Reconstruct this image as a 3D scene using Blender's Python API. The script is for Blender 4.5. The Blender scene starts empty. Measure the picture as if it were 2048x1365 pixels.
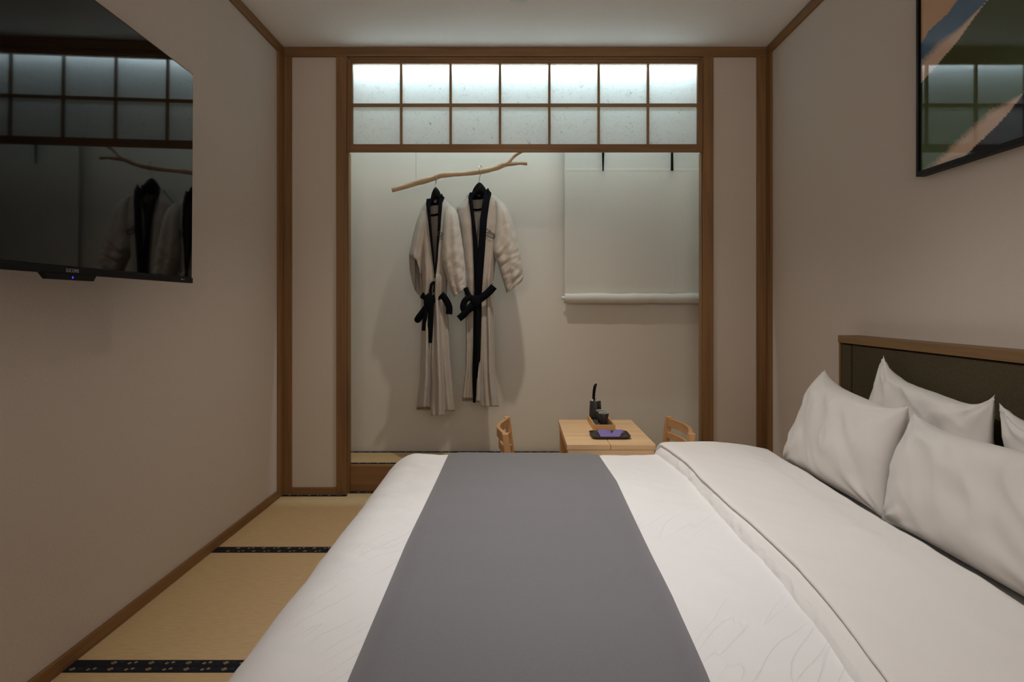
import bpy, bmesh, math, random
from mathutils import Vector, Matrix, noise
random.seed(7)
PI = math.pi
BACK_Y = -1.3
C = bpy.context.scene.collection
sc = bpy.context.scene

# ------------------------------------------------------------------ camera, light, exposure
FPX, VX, VY, CH = 1320.0, 1038.0, 612.0, 1.055
cam_d = bpy.data.cameras.new('camera'); cam = bpy.data.objects.new('camera', cam_d); C.objects.link(cam)
cam.location = (0, 0, CH); cam.rotation_euler = (PI/2, 0, 0)
cam_d.sensor_width = 36; cam_d.lens = FPX/2048*36; cam_d.clip_start = 0.05
cam_d.shift_x = -(VX-1024)/2048; cam_d.shift_y = -(682.5-VY)/2048
sc.camera = cam
sc.view_settings.view_transform = 'Standard'; sc.view_settings.look = 'None'
sc.view_settings.gamma = 1; sc.view_settings.use_curve_mapping = False
sc.view_settings.exposure = 0.0
w = bpy.data.worlds.new('world'); sc.world = w; w.use_nodes = True
w.node_tree.nodes['Background'].inputs[0].default_value = (0.02, 0.018, 0.016, 1)
w.node_tree.nodes['Background'].inputs[1].default_value = 0.3

def spot(name, loc, power, angle, blend, col, r=0.04, tilt=(0, 0)):
    l = bpy.data.lights.new(name, 'SPOT'); l.energy = power; l.spot_size = math.radians(angle); l.spot_blend = blend
    l.color = col; l.shadow_soft_size = r
    o = bpy.data.objects.new(name, l); C.objects.link(o); o.location = loc; o.rotation_euler = (tilt[0], tilt[1], 0)
    return o
WARM = (1.0, 0.86, 0.72)
def area(name, loc, rot, sx, sy, power, col, spread=180):
    l = bpy.data.lights.new(name, 'AREA'); l.shape = 'RECTANGLE'; l.size = sx; l.size_y = sy
    l.energy = power; l.color = col; l.spread = math.radians(spread)
    o = bpy.data.objects.new(name, l); C.objects.link(o); o.location = loc; o.rotation_euler = rot
    return o
spot('downlight_far', (0.0, 3.10, 2.478), 62, 108, 1.0, (1.0, 0.90, 0.80), 0.03)
spot('downlight_bed', (0.05, 1.75, 2.47), 92, 90, 1.0, (1.0, 0.985, 0.98), 0.16, tilt=(0, math.radians(-12)))
spot('downlight_near', (0.0, 0.3, 2.47), 4, 110, 1.0, (1.0, 0.95, 0.90), 0.12)
area('rear_fill', (0.0, BACK_Y+.05, 1.75), (PI/2, 0, 0), 2.2, 1.3, 13, (1.0, 0.89, 0.80), 120)  # added fill behind the camera, brightens partition, trim and alcove; not a lamp
# tube lamp in the alcove head: its two glowing faces
STRIP_Y = 3.785
area('strip_glow_down', (0.03, STRIP_Y, 2.470), (math.radians(12), 0, 0), 2.1, 0.015, 7.5, (0.58, 0.88, 1.0))
area('strip_glow_front', (0.03, STRIP_Y-.015, 2.474), (math.radians(-66), 0, 0), 2.1, 0.012, 14, (0.72, 0.91, 1.0), 145)

# ------------------------------------------------------------------ helpers
def P(px, py, Y): return Vector(((px-VX)*Y/FPX, Y, CH+(VY-py)*Y/FPX))

def tag(o, label=None, cat=None, group=None, kind=None):
    if label: o['label'] = label
    if cat: o['category'] = cat
    if group: o['group'] = group
    if kind: o['kind'] = kind
    return o
def empty(name, loc=(0, 0, 0), label=None, cat=None, group=None, rz=0):
    o = bpy.data.objects.new(name, None); C.objects.link(o); o.location = loc; o.rotation_euler = (0, 0, rz)
    o.empty_display_size = 0.05
    return tag(o, label, cat, group)
def link(name, me, mat, parent=None, smooth=False):
    if mat is not None:
        for m in (mat if isinstance(mat, (list, tuple)) else [mat]): me.materials.append(m)
    if smooth:
        for p in me.polygons: p.use_smooth = True
    o = bpy.data.objects.new(name, me); C.objects.link(o)
    if parent is not None: o.parent = parent
    return o
def frombm(name, bm, mat, parent=None, smooth=False):
    bmesh.ops.recalc_face_normals(bm, faces=bm.faces[:])
    me = bpy.data.meshes.new(name); bm.to_mesh(me); bm.free()
    return link(name, me, mat, parent, smooth)
def origin_to(o, p):
    """shift mesh so that the object's origin is at p (parent space)"""
    p = Vector(p); o.data.transform(Matrix.Translation(-p)); o.location = p; return o
def addbox(bm, lo, hi, bev=0.0, mat=0, M=None):
    lo, hi = Vector(lo), Vector(hi)
    r = bmesh.ops.create_cube(bm, size=1.0)
    vs = r['verts']; c = (lo+hi)/2; d = hi-lo
    for v in vs: v.co = Vector((v.co.x*d.x, v.co.y*d.y, v.co.z*d.z))+c
    fs = set()
    for v in vs: fs.update(v.link_faces)
    for f in fs: f.material_index = mat
    if bev > 0:
        es = set()
        for v in vs: es.update(v.link_edges)
        r = bmesh.ops.bevel(bm, geom=list(es), offset=bev, segments=2, affect='EDGES', profile=0.5)
        for f in r['faces']: f.material_index = mat
        vs = set()
        for f in list(fs)+r['faces']:
            if f.is_valid: vs.update(f.verts)
        vs = list(vs)
    if M is not None:
        for v in vs: v.co = M @ v.co
def box(name, lo, hi, mat, parent=None, bev=0.002):
    bm = bmesh.new(); addbox(bm, lo, hi, bev)
    o = frombm(name, bm, mat, parent)
    c = [(a+b)/2 for a, b in zip(lo, hi)]
    return origin_to(o, (c[0], c[1], min(lo[2], hi[2])))
def tube(bm, pts, rad, seg=10, cap=True, flat=1.0):
    """swept tube through 3-D points, radius per point (or one)"""
    pts = [Vector(p) for p in pts]; n = len(pts)
    if not isinstance(rad, (list, tuple)): rad = [rad]*n
    rings = []; up = None
    for i, p in enumerate(pts):
        t = (pts[min(i+1, n-1)]-pts[max(i-1, 0)]).normalized()
        if up is None:
            up = Vector((0, 0, 1)) if abs(t.z) < 0.9 else Vector((0, 1, 0))
        a = t.cross(up).normalized(); b = a.cross(t).normalized(); up = b
        rings.append([bm.verts.new(p+a*math.cos(2*PI*k/seg)*rad[i]+b*math.sin(2*PI*k/seg)*rad[i]*flat) for k in range(seg)])
    for i in range(n-1):
        for k in range(seg):
            bm.faces.new((rings[i][k], rings[i][(k+1) % seg], rings[i+1][(k+1) % seg], rings[i+1][k]))
    if cap: bm.faces.new(rings[0][::-1]); bm.faces.new(rings[-1])
def smoothpts(pts, k=6):
    """Catmull-Rom through tuples of any length"""
    out = []; n = len(pts)
    for i in range(n-1):
        p0, p1, p2, p3 = pts[max(i-1, 0)], pts[i], pts[i+1], pts[min(i+2, n-1)]
        for j in range(k):
            t = j/k
            out.append(tuple(0.5*((2*b)+(-a+c)*t+(2*a-5*b+4*c-d)*t*t+(-a+3*b-3*c+d)*t**3) for a, b, c, d in zip(p0, p1, p2, p3)))
    out.append(tuple(pts[-1])); return out
def lathe(bm, prof, c=(0, 0, 0), seg=28):
    c = Vector(c); rings = []
    for r, z in prof:
        rings.append([bm.verts.new(c+Vector((r*math.cos(2*PI*k/seg), r*math.sin(2*PI*k/seg), z))) for k in range(seg)])
    for i in range(len(rings)-1):
        for k in range(seg):
            bm.faces.new((rings[i][k], rings[i][(k+1) % seg], rings[i+1][(k+1) % seg], rings[i+1][k]))
    bm.faces.new(rings[0][::-1]); bm.faces.new(rings[-1])
def lerp(a, b, t): return a+(b-a)*t
def sstep(a, b, x):
    t = max(0, min(1, (x-a)/(b-a))); return t*t*(3-2*t)
def interp(tab, x):
    """piecewise smooth interpolation of rows (key, v1, v2...)"""
    if x <= tab[0][0]: return tab[0][1:]
    for a, b in zip(tab, tab[1:]):
        if x <= b[0]:
            t = (x-a[0])/(b[0]-a[0])
            return tuple(p+(q-p)*t for p, q in zip(a[1:], b[1:]))
    return tab[-1][1:]
def gridmesh(name, nu, nv, fn, mat, parent=None, closed_u=False, smooth=True):
    vs = [fn(i/(nu-1) if not closed_u else i/nu, j/(nv-1)) for j in range(nv) for i in range(nu)]
    fs = []
    for j in range(nv-1):
        for i in range(nu if closed_u else nu-1):
            a = j*nu+i; b = j*nu+(i+1) % nu
            fs.append((a, b, b+nu, a+nu))
    me = bpy.data.meshes.new(name); me.from_pydata([tuple(v) for v in vs], [], fs); me.update()
    return link(name, me, mat, parent, smooth)
def solid(o, t, off=-1):
    m = o.modifiers.new('thickness', 'SOLIDIFY'); m.thickness = t; m.offset = off; return o
def fbm(x, y, z=0.0, oct=3):
    s = 0; a = 1; f = 1
    for _ in range(oct):
        s += a*noise.noise(Vector((x*f, y*f, z*f+7.3))); a *= 0.5; f *= 2.1
    return s

# ------------------------------------------------------------------ materials
def newmat(name):
    m = bpy.data.materials.new(name); m.use_nodes = True
    nt = m.node_tree; return m, nt, nt.nodes['Principled BSDF']
def N(nt, t, **kw):
    n = nt.nodes.new(t)
    for k, v in kw.items():
        if k in n.inputs: n.inputs[k].default_value = v
        else: setattr(n, k, v)
    return n
def coords(nt, scale=(1, 1, 1)):
    tc = N(nt, 'ShaderNodeNewGeometry'); mp = N(nt, 'ShaderNodeMapping'); mp.inputs['Scale'].default_value = scale
    nt.links.new(tc.outputs['Position'], mp.inputs[0]); return mp
def ramp(nt, src, stops):
    r = N(nt, 'ShaderNodeValToRGB'); e = r.color_ramp.elements
    e[0].position, e[0].color = stops[0][0], (*stops[0][1], 1)
    e[1].position, e[1].color = stops[-1][0], (*stops[-1][1], 1)
    for p, c in stops[1:-1]:
        x = e.new(p); x.color = (*c, 1)
    nt.links.new(src, r.inputs[0]); return r
def bump(nt, bs, src, strength=0.2, dist=0.002):
    b = N(nt, 'ShaderNodeBump'); b.inputs['Strength'].default_value = strength; b.inputs['Distance'].default_value = dist
    nt.links.new(src, b.inputs['Height']); nt.links.new(b.outputs[0], bs.inputs['Normal']); return b
def plain(name, col, rough=0.6, metal=0.0, var=0.06, sc_=60, bmp=0.0, sheen=0.0, coat=0.0, spec=0.5):
    m, nt, bs = newmat(name)
    mp = coords(nt); n = N(nt, 'ShaderNodeTexNoise', Scale=sc_, Detail=4.0)
    nt.links.new(mp.outputs[0], n.inputs['Vector'])
    r = ramp(nt, n.outputs['Fac'], [(0.3, tuple(c*(1-var) for c in col)), (0.7, tuple(min(1, c*(1+var)) for c in col))])
    nt.links.new(r.outputs[0], bs.inputs['Base Color'])
    bs.inputs['Roughness'].default_value = rough; bs.inputs['Metallic'].default_value = metal
    bs.inputs['Specular IOR Level'].default_value = spec
    if sheen: bs.inputs['Sheen Weight'].default_value = sheen
    if coat: bs.inputs['Coat Weight'].default_value = coat
    if bmp: bump(nt, bs, n.outputs['Fac'], bmp, 0.001)
    return m
def wood(name, axis, dark, mid, light, rough=0.55, fine=1.0):
    m, nt, bs = newmat(name)
    s = [55*fine, 55*fine, 55*fine]; s['xyz'.index(axis)] = 1.6
    mp = coords(nt, s)
    n1 = N(nt, 'ShaderNodeTexNoise', Scale=1.0, Detail=5.0, Roughness=0.6, Distortion=0.4)
    nt.links.new(mp.outputs[0], n1.inputs['Vector'])
    s2 = [14*fine, 14*fine, 14*fine]; s2['xyz'.index(axis)] = 0.9
    mp2 = coords(nt, s2); n2 = N(nt, 'ShaderNodeTexNoise', Scale=1.0, Detail=3.0, Distortion=1.2)
    nt.links.new(mp2.outputs[0], n2.inputs['Vector'])
    mx = N(nt, 'ShaderNodeMath', operation='ADD'); nt.links.new(n1.outputs['Fac'], mx.inputs[0]); nt.links.new(n2.outputs['Fac'], mx.inputs[1])
    hv = N(nt, 'ShaderNodeMath', operation='MULTIPLY'); nt.links.new(mx.outputs[0], hv.inputs[0]); hv.inputs[1].default_value = 0.5
    r = ramp(nt, hv.outputs[0], [(0.33, dark), (0.5, mid), (0.68, light)])
    nt.links.new(r.outputs[0], bs.inputs['Base Color']); bs.inputs['Roughness'].default_value = rough
    bump(nt, bs, n1.outputs['Fac'], 0.12, 0.0006)
    return m
def fabric(name, col, rough=0.9, weave=900, strength=0.25, sheen=0.2, wrinkle=0.0, wscale=6, var=0.04, wdist=0.004, stretch=(1, 1, 1), spec=0.3):
    m, nt, bs = newmat(name)
    mp = coords(nt, stretch)
    n = N(nt, 'ShaderNodeTexNoise', Scale=weave, Detail=2.0); nt.links.new(mp.outputs[0], n.inputs['Vector'])
    r = ramp(nt, n.outputs['Fac'], [(0.3, tuple(c*(1-var) for c in col)), (0.7, tuple(min(1, c*(1+var)) for c in col))])
    nt.links.new(r.outputs[0], bs.inputs['Base Color'])
    bs.inputs['Roughness'].default_value = rough; bs.inputs['Sheen Weight'].default_value = sheen
    bs.inputs['Specular IOR Level'].default_value = spec
    b = bump(nt, bs, n.outputs['Fac'], strength, 0.0006)
    if wrinkle:
        w1 = N(nt, 'ShaderNodeTexNoise', Scale=wscale, Detail=5.0, Roughness=0.55, Distortion=0.7); nt.links.new(mp.outputs[0], w1.inputs['Vector'])
        b2 = N(nt, 'ShaderNodeBump'); b2.inputs['Strength'].default_value = wrinkle; b2.inputs['Distance'].default_value = wdist
        nt.links.new(w1.outputs['Fac'], b2.inputs['Height']); nt.links.new(b2.outputs[0], b.inputs['Normal'])
    return m
def creases(m, scale, stretch, strength=0.5, dist=0.003, width=0.02, rot=0.0):
    """thin sharp creases: narrow valleys along the zero line of a stretched noise, broken up by a second noise"""
    nt = m.node_tree; bs = nt.nodes['Principled BSDF']
    g = N(nt, 'ShaderNodeNewGeometry'); rt = N(nt, 'ShaderNodeMapping'); rt.inputs['Rotation'].default_value = (0, 0, rot)
    mp = N(nt, 'ShaderNodeMapping'); mp.inputs['Scale'].default_value = stretch
    nt.links.new(g.outputs['Position'], rt.inputs[0]); nt.links.new(rt.outputs[0], mp.inputs[0])
    n = N(nt, 'ShaderNodeTexNoise', Scale=scale, Detail=1.5); nt.links.new(mp.outputs[0], n.inputs['Vector'])
    s = N(nt, 'ShaderNodeMath', operation='SUBTRACT'); nt.links.new(n.outputs['Fac'], s.inputs[0]); s.inputs[1].default_value = 0.5
    a = N(nt, 'ShaderNodeMath', operation='ABSOLUTE'); nt.links.new(s.outputs[0], a.inputs[0])
    mr = N(nt, 'ShaderNodeMapRange'); nt.links.new(a.outputs[0], mr.inputs[0])
    mr.inputs[1].default_value = 0; mr.inputs[2].default_value = width; mr.inputs[3].default_value = 0; mr.inputs[4].default_value = 1
    mk = N(nt, 'ShaderNodeTexNoise', Scale=scale*1.1, Detail=1.0); nt.links.new(rt.outputs[0], mk.inputs['Vector'])
    mr2 = N(nt, 'ShaderNodeMapRange'); nt.links.new(mk.outputs['Fac'], mr2.inputs[0]); mr2.inputs[1].default_value = 0.47; mr2.inputs[2].default_value = 0.60
    inv = N(nt, 'ShaderNodeMath', operation='SUBTRACT'); inv.inputs[0].default_value = 1; nt.links.new(mr.outputs[0], inv.inputs[1])
    mu = N(nt, 'ShaderNodeMath', operation='MULTIPLY'); nt.links.new(inv.outputs[0], mu.inputs[0]); nt.links.new(mr2.outputs[0], mu.inputs[1])
    b = N(nt, 'ShaderNodeBump'); b.invert = True; b.inputs['Strength'].default_value = strength; b.inputs['Distance'].default_value = dist
    nt.links.new(mu.outputs[0], b.inputs['Height'])
    old = bs.inputs['Normal'].links[0].from_socket if bs.inputs['Normal'].links else None
    if old: nt.links.new(old, b.inputs['Normal'])
    nt.links.new(b.outputs[0], bs.inputs['Normal'])
    return m

OAK = [(0.150, 0.072, 0.022), (0.22, 0.108, 0.034), (0.275, 0.145, 0.050)]
oak = {a: wood('oak_'+a, a, *OAK) for a in 'xyz'}
OAKL = [(0.20, 0.108, 0.042), (0.27, 0.15, 0.062), (0.33, 0.19, 0.085)]
oakl = {a: wood('lattice_oak_'+a, a, *OAKL) for a in 'xz'}
TBL = [(0.66, 0.42, 0.21), (0.76, 0.51, 0.28), (0.84, 0.59, 0.34)]
tblx = wood('table_oak', 'x', *TBL, rough=0.45); tblz = wood('table_oak_upright', 'z', *TBL, rough=0.45); tbly = wood('table_oak_long', 'y', *TBL, rough=0.45)
CHR = [(0.50, 0.25, 0.095), (0.60, 0.33, 0.14), (0.68, 0.40, 0.19)]
chy = wood('chair_beech_rail', 'y', *CHR, rough=0.4); chz = wood('chair_beech_post', 'z', *CHR, rough=0.4); chx = wood('chair_beech_side', 'x', *CHR, rough=0.4)
BAM = [(0.52, 0.27, 0.09), (0.64, 0.36, 0.13), (0.72, 0.43, 0.18)]
bamy = wood('bamboo_long', 'y', *BAM, rough=0.4); bamx = wood('bamboo_cross', 'x', *BAM, rough=0.4)
BRH = [(0.33, 0.20, 0.10), (0.55, 0.37, 0.22), (0.68, 0.50, 0.33)]
branch_m = wood('bare_branch', 'x', *BRH, rough=0.7)
wallp = fabric('wallpaper', (0.60, 0.52, 0.45), rough=0.95, weave=260, strength=0.35, sheen=0, var=0.045, stretch=(1, 1, 1))
alcp = fabric('alcove_wallpaper', (0.66, 0.60, 0.52), rough=0.95, weave=260, strength=0.35, sheen=0, var=0.04)
panelp = fabric('panel_paper', (0.60, 0.52, 0.44), rough=0.95, weave=320, strength=0.25, sheen=0, var=0.04)
ceil_m = plain('ceiling_paint', (0.86, 0.82, 0.77), 0.95, var=0.015)
linen = fabric('white_linen', (0.79, 0.765, 0.745), rough=0.8, weave=1200, strength=0.12, sheen=0.1, wrinkle=0.35, wscale=5, wdist=0.006)
linen2 = fabric('white_linen_creased', (0.82, 0.815, 0.81), rough=0.8, weave=1200, strength=0.12, sheen=0.1, wrinkle=0.22, wscale=5, wdist=0.005)
creases(linen2, 2.6, (1, 8, 1), 0.40, 0.004, 0.014, rot=math.radians(-55))
pillow_m = fabric('pillow_cotton', (0.655, 0.62, 0.58), rough=0.85, weave=1200, strength=0.12, sheen=0.1, wrinkle=0.22, wscale=7, wdist=0.008)
runner_m = fabric('grey_satin_runner', (0.150, 0.150, 0.168), rough=0.55, weave=420, strength=0.5, sheen=0.35, var=0.09)
head_m = fabric('olive_upholstery', (0.068, 0.053, 0.030), spec=0.05, rough=0.95, weave=420, strength=1.0, sheen=0.0, var=0.35)
robe_m = fabric('beige_robe_cotton', (0.43, 0.38, 0.32), rough=0.95, weave=500, strength=0.4, sheen=0.15, wrinkle=0.8, wscale=15, wdist=0.009, stretch=(1, 1, 0.45))
navy_m = fabric('black_trim_cloth', (0.004, 0.0042, 0.0065), rough=0.9, weave=700, strength=0.3, sheen=0.0, spec=0.08)
blind_m = fabric('white_blind_linen', (0.60, 0.56, 0.49), rough=0.95, weave=420, strength=0.35, sheen=0.1, wrinkle=0.25, wscale=5, wdist=0.004, stretch=(1.5, 1, 0.4))
black_pl = plain('black_plastic', (0.004, 0.004, 0.0045), 0.45, var=0.02, spec=0.12)
black_wood = plain('black_lacquer', (0.005, 0.0047, 0.0047), 0.4, var=0.1, spec=0.12)
stone_m = plain('charcoal_stoneware', (0.030, 0.028, 0.027), 0.5, var=0.25, sc_=200, bmp=0.2)
glaze_m = plain('grey_glaze', (0.45, 0.48, 0.46), 0.3, var=0.1)
mesh_m = plain('dark_tray_liner', (0.05, 0.043, 0.038), 0.8, var=0.2, sc_=300, bmp=0.4)
steel_m = plain('steel', (0.55, 0.53, 0.5), 0.3, metal=1.0, var=0.05)
purple_m = plain('purple_paper', (0.20, 0.15, 0.42), 0.6, var=0.08, sc_=90)
white_m = plain('white_paper', (0.7, 0.7, 0.68), 0.6, var=0.02)
ink_m = plain('dark_thread', (0.03, 0.025, 0.022), 0.8)
grey_ink = plain('silver_print', (0.30, 0.31, 0.34), 0.5)
border_m = fabric('navy_border_cloth', (0.006, 0.007, 0.013), rough=0.9, weave=900, strength=0.4, sheen=0)
gold_m = plain('gold_motif_thread', (0.36, 0.27, 0.14), 0.7, var=0.2, sc_=400)
grey_motif = plain('grey_motif_thread', (0.03, 0.038, 0.045), 0.8)

def tatami_material():
    m, nt, bs = newmat('tatami_rush')
    mp = coords(nt, (1, 1, 1)); wv = N(nt, 'ShaderNodeTexWave', Scale=95.0, Distortion=0.6, Detail=2.0); wv.bands_direction = 'Y'
    nt.links.new(mp.outputs[0], wv.inputs['Vector'])
    n = N(nt, 'ShaderNodeTexNoise', Scale=160.0, Detail=3.0)
    mp2 = coords(nt, (0.15, 1, 1)); nt.links.new(mp2.outputs[0], n.inputs['Vector'])
    r = ramp(nt, n.outputs['Fac'], [(0.25, (0.52, 0.36, 0.18)), (0.75, (0.64, 0.46, 0.25))])
    nt.links.new(r.outputs[0], bs.inputs['Base Color']); bs.inputs['Roughness'].default_value = 0.75
    bump(nt, bs, wv.outputs['Fac'], 0.25, 0.0006); return m
tatami_m = tatami_material()

def paper_material():
    m = bpy.data.materials.new('mulberry_paper'); m.use_nodes = True; nt = m.node_tree; nt.nodes.clear()
    out = N(nt, 'ShaderNodeOutputMaterial'); tr = N(nt, 'ShaderNodeBsdfTranslucent'); df = N(nt, 'ShaderNodeBsdfDiffuse'); mx = N(nt, 'ShaderNodeMixShader')
    fac = None
    for sc_, thr, off, ml in ((16, 0.006, 0.0, 0.54), (27, 0.008, 3.1, 0.54), (40, 0.011, 9.2, 0.55), (60, 0.014, 5.2, 0.56)):
        g = N(nt, 'ShaderNodeNewGeometry'); mp = N(nt, 'ShaderNodeMapping'); mp.inputs['Location'].default_value = (off, off*2, off)
        nt.links.new(g.outputs['Position'], mp.inputs[0])
        n = N(nt, 'ShaderNodeTexNoise', Scale=float(sc_), Detail=0.0, Distortion=0.8); nt.links.new(mp.outputs[0], n.inputs['Vector'])
        s = N(nt, 'ShaderNodeMath', operation='SUBTRACT'); nt.links.new(n.outputs['Fac'], s.inputs[0]); s.inputs[1].default_value = 0.5
        a = N(nt, 'ShaderNodeMath', operation='ABSOLUTE'); nt.links.new(s.outputs[0], a.inputs[0])
        mr = N(nt, 'ShaderNodeMapRange'); nt.links.new(a.outputs[0], mr.inputs[0]); mr.inputs[1].default_value = 0.0; mr.inputs[2].default_value = thr; mr.inputs[3].default_value = 1; mr.inputs[4].default_value = 0
        k = N(nt, 'ShaderNodeTexNoise', Scale=float(sc_)*1.9, Detail=0.0); nt.links.new(mp.outputs[0], k.inputs['Vector'])
        kr = N(nt, 'ShaderNodeMapRange'); nt.links.new(k.outputs['Fac'], kr.inputs[0]); kr.inputs[1].default_value = ml; kr.inputs[2].default_value = ml+0.04
        mu = N(nt, 'ShaderNodeMath', operation='MULTIPLY'); nt.links.new(mr.outputs[0], mu.inputs[0]); nt.links.new(kr.outputs[0], mu.inputs[1])
        if fac is None: fac = mu
        else:
            z = N(nt, 'ShaderNodeMath', operation='MAXIMUM'); nt.links.new(fac.outputs[0], z.inputs[0]); nt.links.new(mu.outputs[0], z.inputs[1]); fac = z
    cr = ramp(nt, fac.outputs[0], [(0.0, (0.86, 0.865, 0.86)), (1.0, (0.52, 0.52, 0.52))])
    nt.links.new(cr.outputs[0], tr.inputs[0]); nt.links.new(cr.outputs[0], df.inputs[0])
    mx.inputs[0].default_value = 0.25
    nt.links.new(tr.outputs[0], mx.inputs[1]); nt.links.new(df.outputs[0], mx.inputs[2]); nt.links.new(mx.outputs[0], out.inputs[0])
    return m
paper_m = paper_material()

def glossy_screen():
    m, nt, bs = newmat('tv_glass'); bs.inputs['Base Color'].default_value = (0.0015, 0.0015, 0.0018, 1)
    bs.inputs['Roughness'].default_value = 0.03; bs.inputs['IOR'].default_value = 1.39
    mp = coords(nt); n = N(nt, 'ShaderNodeTexNoise', Scale=3.0); nt.links.new(mp.outputs[0], n.inputs['Vector'])
    r = ramp(nt, n.outputs['Fac'], [(0.3, (0.0012, 0.0012, 0.0015)), (0.7, (0.002, 0.002, 0.0024))]); nt.links.new(r.outputs[0], bs.inputs['Base Color'])
    return m
screen_m = glossy_screen()
def emit(name, col, s):
    m = bpy.data.materials.new(name); m.use_nodes = True; nt = m.node_tree; nt.nodes.clear()
    o = N(nt, 'ShaderNodeOutputMaterial'); e = N(nt, 'ShaderNodeEmission'); e.inputs[0].default_value = (*col, 1); e.inputs[1].default_value = s
    nt.links.new(e.outputs[0], o.inputs[0]); return m
led_m = emit('blue_standby_led', (0.03, 0.04, 1.0), 2.2)
strip_m = emit('led_strip', (0.85, 0.95, 1.0), 3.0)
lens_m = emit('downlight_lens', (1.0, 0.88, 0.75), 2.0)

# ------------------------------------------------------------------ the setting
XL, XR, PY, CZ = -1.325, 1.392, 3.69, 2.503          # side walls, partition front, ceiling
AY, AXL, AXR, SZ = 4.10, -1.08, 1.19, 0.150          # alcove back wall, side walls, raised floor
BACK = -1.3
def struct(name, lo, hi, mat, bev=0.0, parent=None):
    o = box(name, lo, hi, mat, parent, bev)
    if parent is None: o['kind'] = 'structure'
    return o
struct('wall_left', (XL-0.1, BACK-.1, -0.1), (XL, AY+.1, CZ+.1), wallp)
struct('wall_right', (XR, BACK-.1, -0.1), (XR+0.1, AY+.1, CZ+.1), wallp)
struct('wall_near', (XL, BACK-.1, -.1), (XR, BACK, CZ), wallp)
struct('wall_far', (XL, AY, -.1), (XR, AY+.1, CZ+.1), alcp)
struct('ceiling', (XL, BACK, CZ), (XR, AY, CZ+.1), ceil_m)
struct('wall_alcove_left', (XL+.001, PY+.06, 0), (AXL, AY-.001, CZ-.001), alcp)
struct('wall_alcove_right', (AXR, PY+.06, 0), (XR-.001, AY-.001, CZ-.001), alcp)
# partition panels (white paper fields between posts)
struct('wall_partition_left', (XL+.001, PY+.012, 0), (P(680, 0, PY).x, PY+.06, CZ-.001), panelp)
struct('wall_partition_right', (P(1420, 0, PY).x, PY+.012, 0), (XR-.001, PY+.06, CZ-.001), panelp)

floor = box('floor', (XL, BACK, -0.1), (XR, AY, -0.03), plain('subfloor', (0.2, 0.17, 0.13), 0.9)); floor['kind'] = 'structure'
def motif_border(name, x0, x1, y0, y1, z, parent, stagger=0.0, visible=True, pitch=0.11):
    bm = bmesh.new(); addbox(bm, (x0, y0, z-.004), (x1, y1, z+.0012), 0.0006)
    if visible:
        zz = z+.0017; yc = (y0+y1)/2
        def ring(cx, cy, a, r, rin, mi):
            o_ = [bm.verts.new((cx+r*math.cos(a+PI/2*k), cy+r*math.sin(a+PI/2*k), zz)) for k in range(4)]
            i_ = [bm.verts.new((cx+rin*math.cos(a+PI/2*k), cy+rin*math.sin(a+PI/2*k), zz)) for k in range(4)]
            for k in range(4):
                f = bm.faces.new((o_[k], o_[(k+1) % 4], i_[(k+1) % 4], i_[k])); f.material_index = mi
        x = x0+0.03+stagger
        while x < x1-.03:
            for dx, dy in ((-.005, 0), (.005, 0), (0, .005), (0, -.005)): ring(x+dx, yc+dy, PI/4+.3, .0045, .0022, 1)
            for dx in (-.008, .008): ring(x+pitch/2+dx, yc+dx*.3, .3, .0062, .0022, 1)
            for dx in (.019, .024): ring(x+dx, yc+.003, .8, .0048, .002, 2)
            x += pitch
    o = frombm(name, bm, [border_m, gold_m, grey_motif], parent)
    return o
def mat_(parent, x0, x1, y0, y1, zt, bw=0.033, both=True, vis=True, st=0.0):
    o = box('tatami_mat', (x0, y0, zt-0.028), (x1, y1, zt), tatami_m, None, 0.001)
    w0 = o.location.copy(); o.parent = parent; o.location = w0-parent.location
    spans = [(x0, x1, y1-bw, y1)]
    if y1 > 3.7:        # the far mat: its edge cloth follows the posts and the recess of the step
        xo = (696-VX)*3.69/FPX
        spans = [(x0, min(x1, xo), 3.648, 3.684), (max(x0, xo), x1, 3.708, 3.742)] if x0 < xo else [(x0, x1, 3.708, 3.742)]
    for a0, a1, c0, c1 in spans:
        b = motif_border('border', a0, a1, c0, c1, zt, None, st, vis)
        b.parent = o; b.location = -w0
    if both:
        b2 = motif_border('border', x0, x1, y0, y0+bw, zt, None, st+.055, vis)
        b2.parent = o; b2.location = -w0
rows = [(2.851, 3.742), (1.930, 2.850), (1.010, 1.929), (0.090, 1.009), (-0.830, 0.089), (BACK, -0.831)]
for i, (a, b) in enumerate(rows):
    st = [0.02, 0.045, 0.0, 0.03, 0.01, 0.0][i]
    mat_(floor, XL+.001, 0.434, a, b, 0.0, vis=i < 4, st=st)
    mat_(floor, 0.436, XR-.001, a, b, 0.0, vis=False)

# raised alcove floor
fa = box('floor_alcove', (AXL, PY+.062, -0.03), (AXR, AY, SZ-.03), plain('platform_core', (0.2, 0.16, 0.12), 0.9)); fa['kind'] = 'structure'
def child(o, parent): o.parent = parent; o.location = o.location-parent.location; return o
st_ = box('step_board', (AXL, PY+.055, 0.0), (AXR, PY+.075, SZ-.006), oak['x']); child(st_, fa)
st2 = box('nosing', (AXL, PY+.056, SZ-.0062), (AXR, PY+.082, SZ), oakl['x'], bev=.001); child(st2, fa)
tm = box('tatami_mat', (AXL+.001, PY+.083, SZ-.028), (AXR-.001, AY-.001, SZ), tatami_m); child(tm, fa)
for (y0, y1) in ((PY+.083, PY+.113), (AY-.034, AY-.002)):
    b = motif_border('border', AXL+.001, AXR-.001, y0, y1, SZ, None, 0.02, True); b.parent = tm; b.location = -tm.location-fa.location

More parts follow.
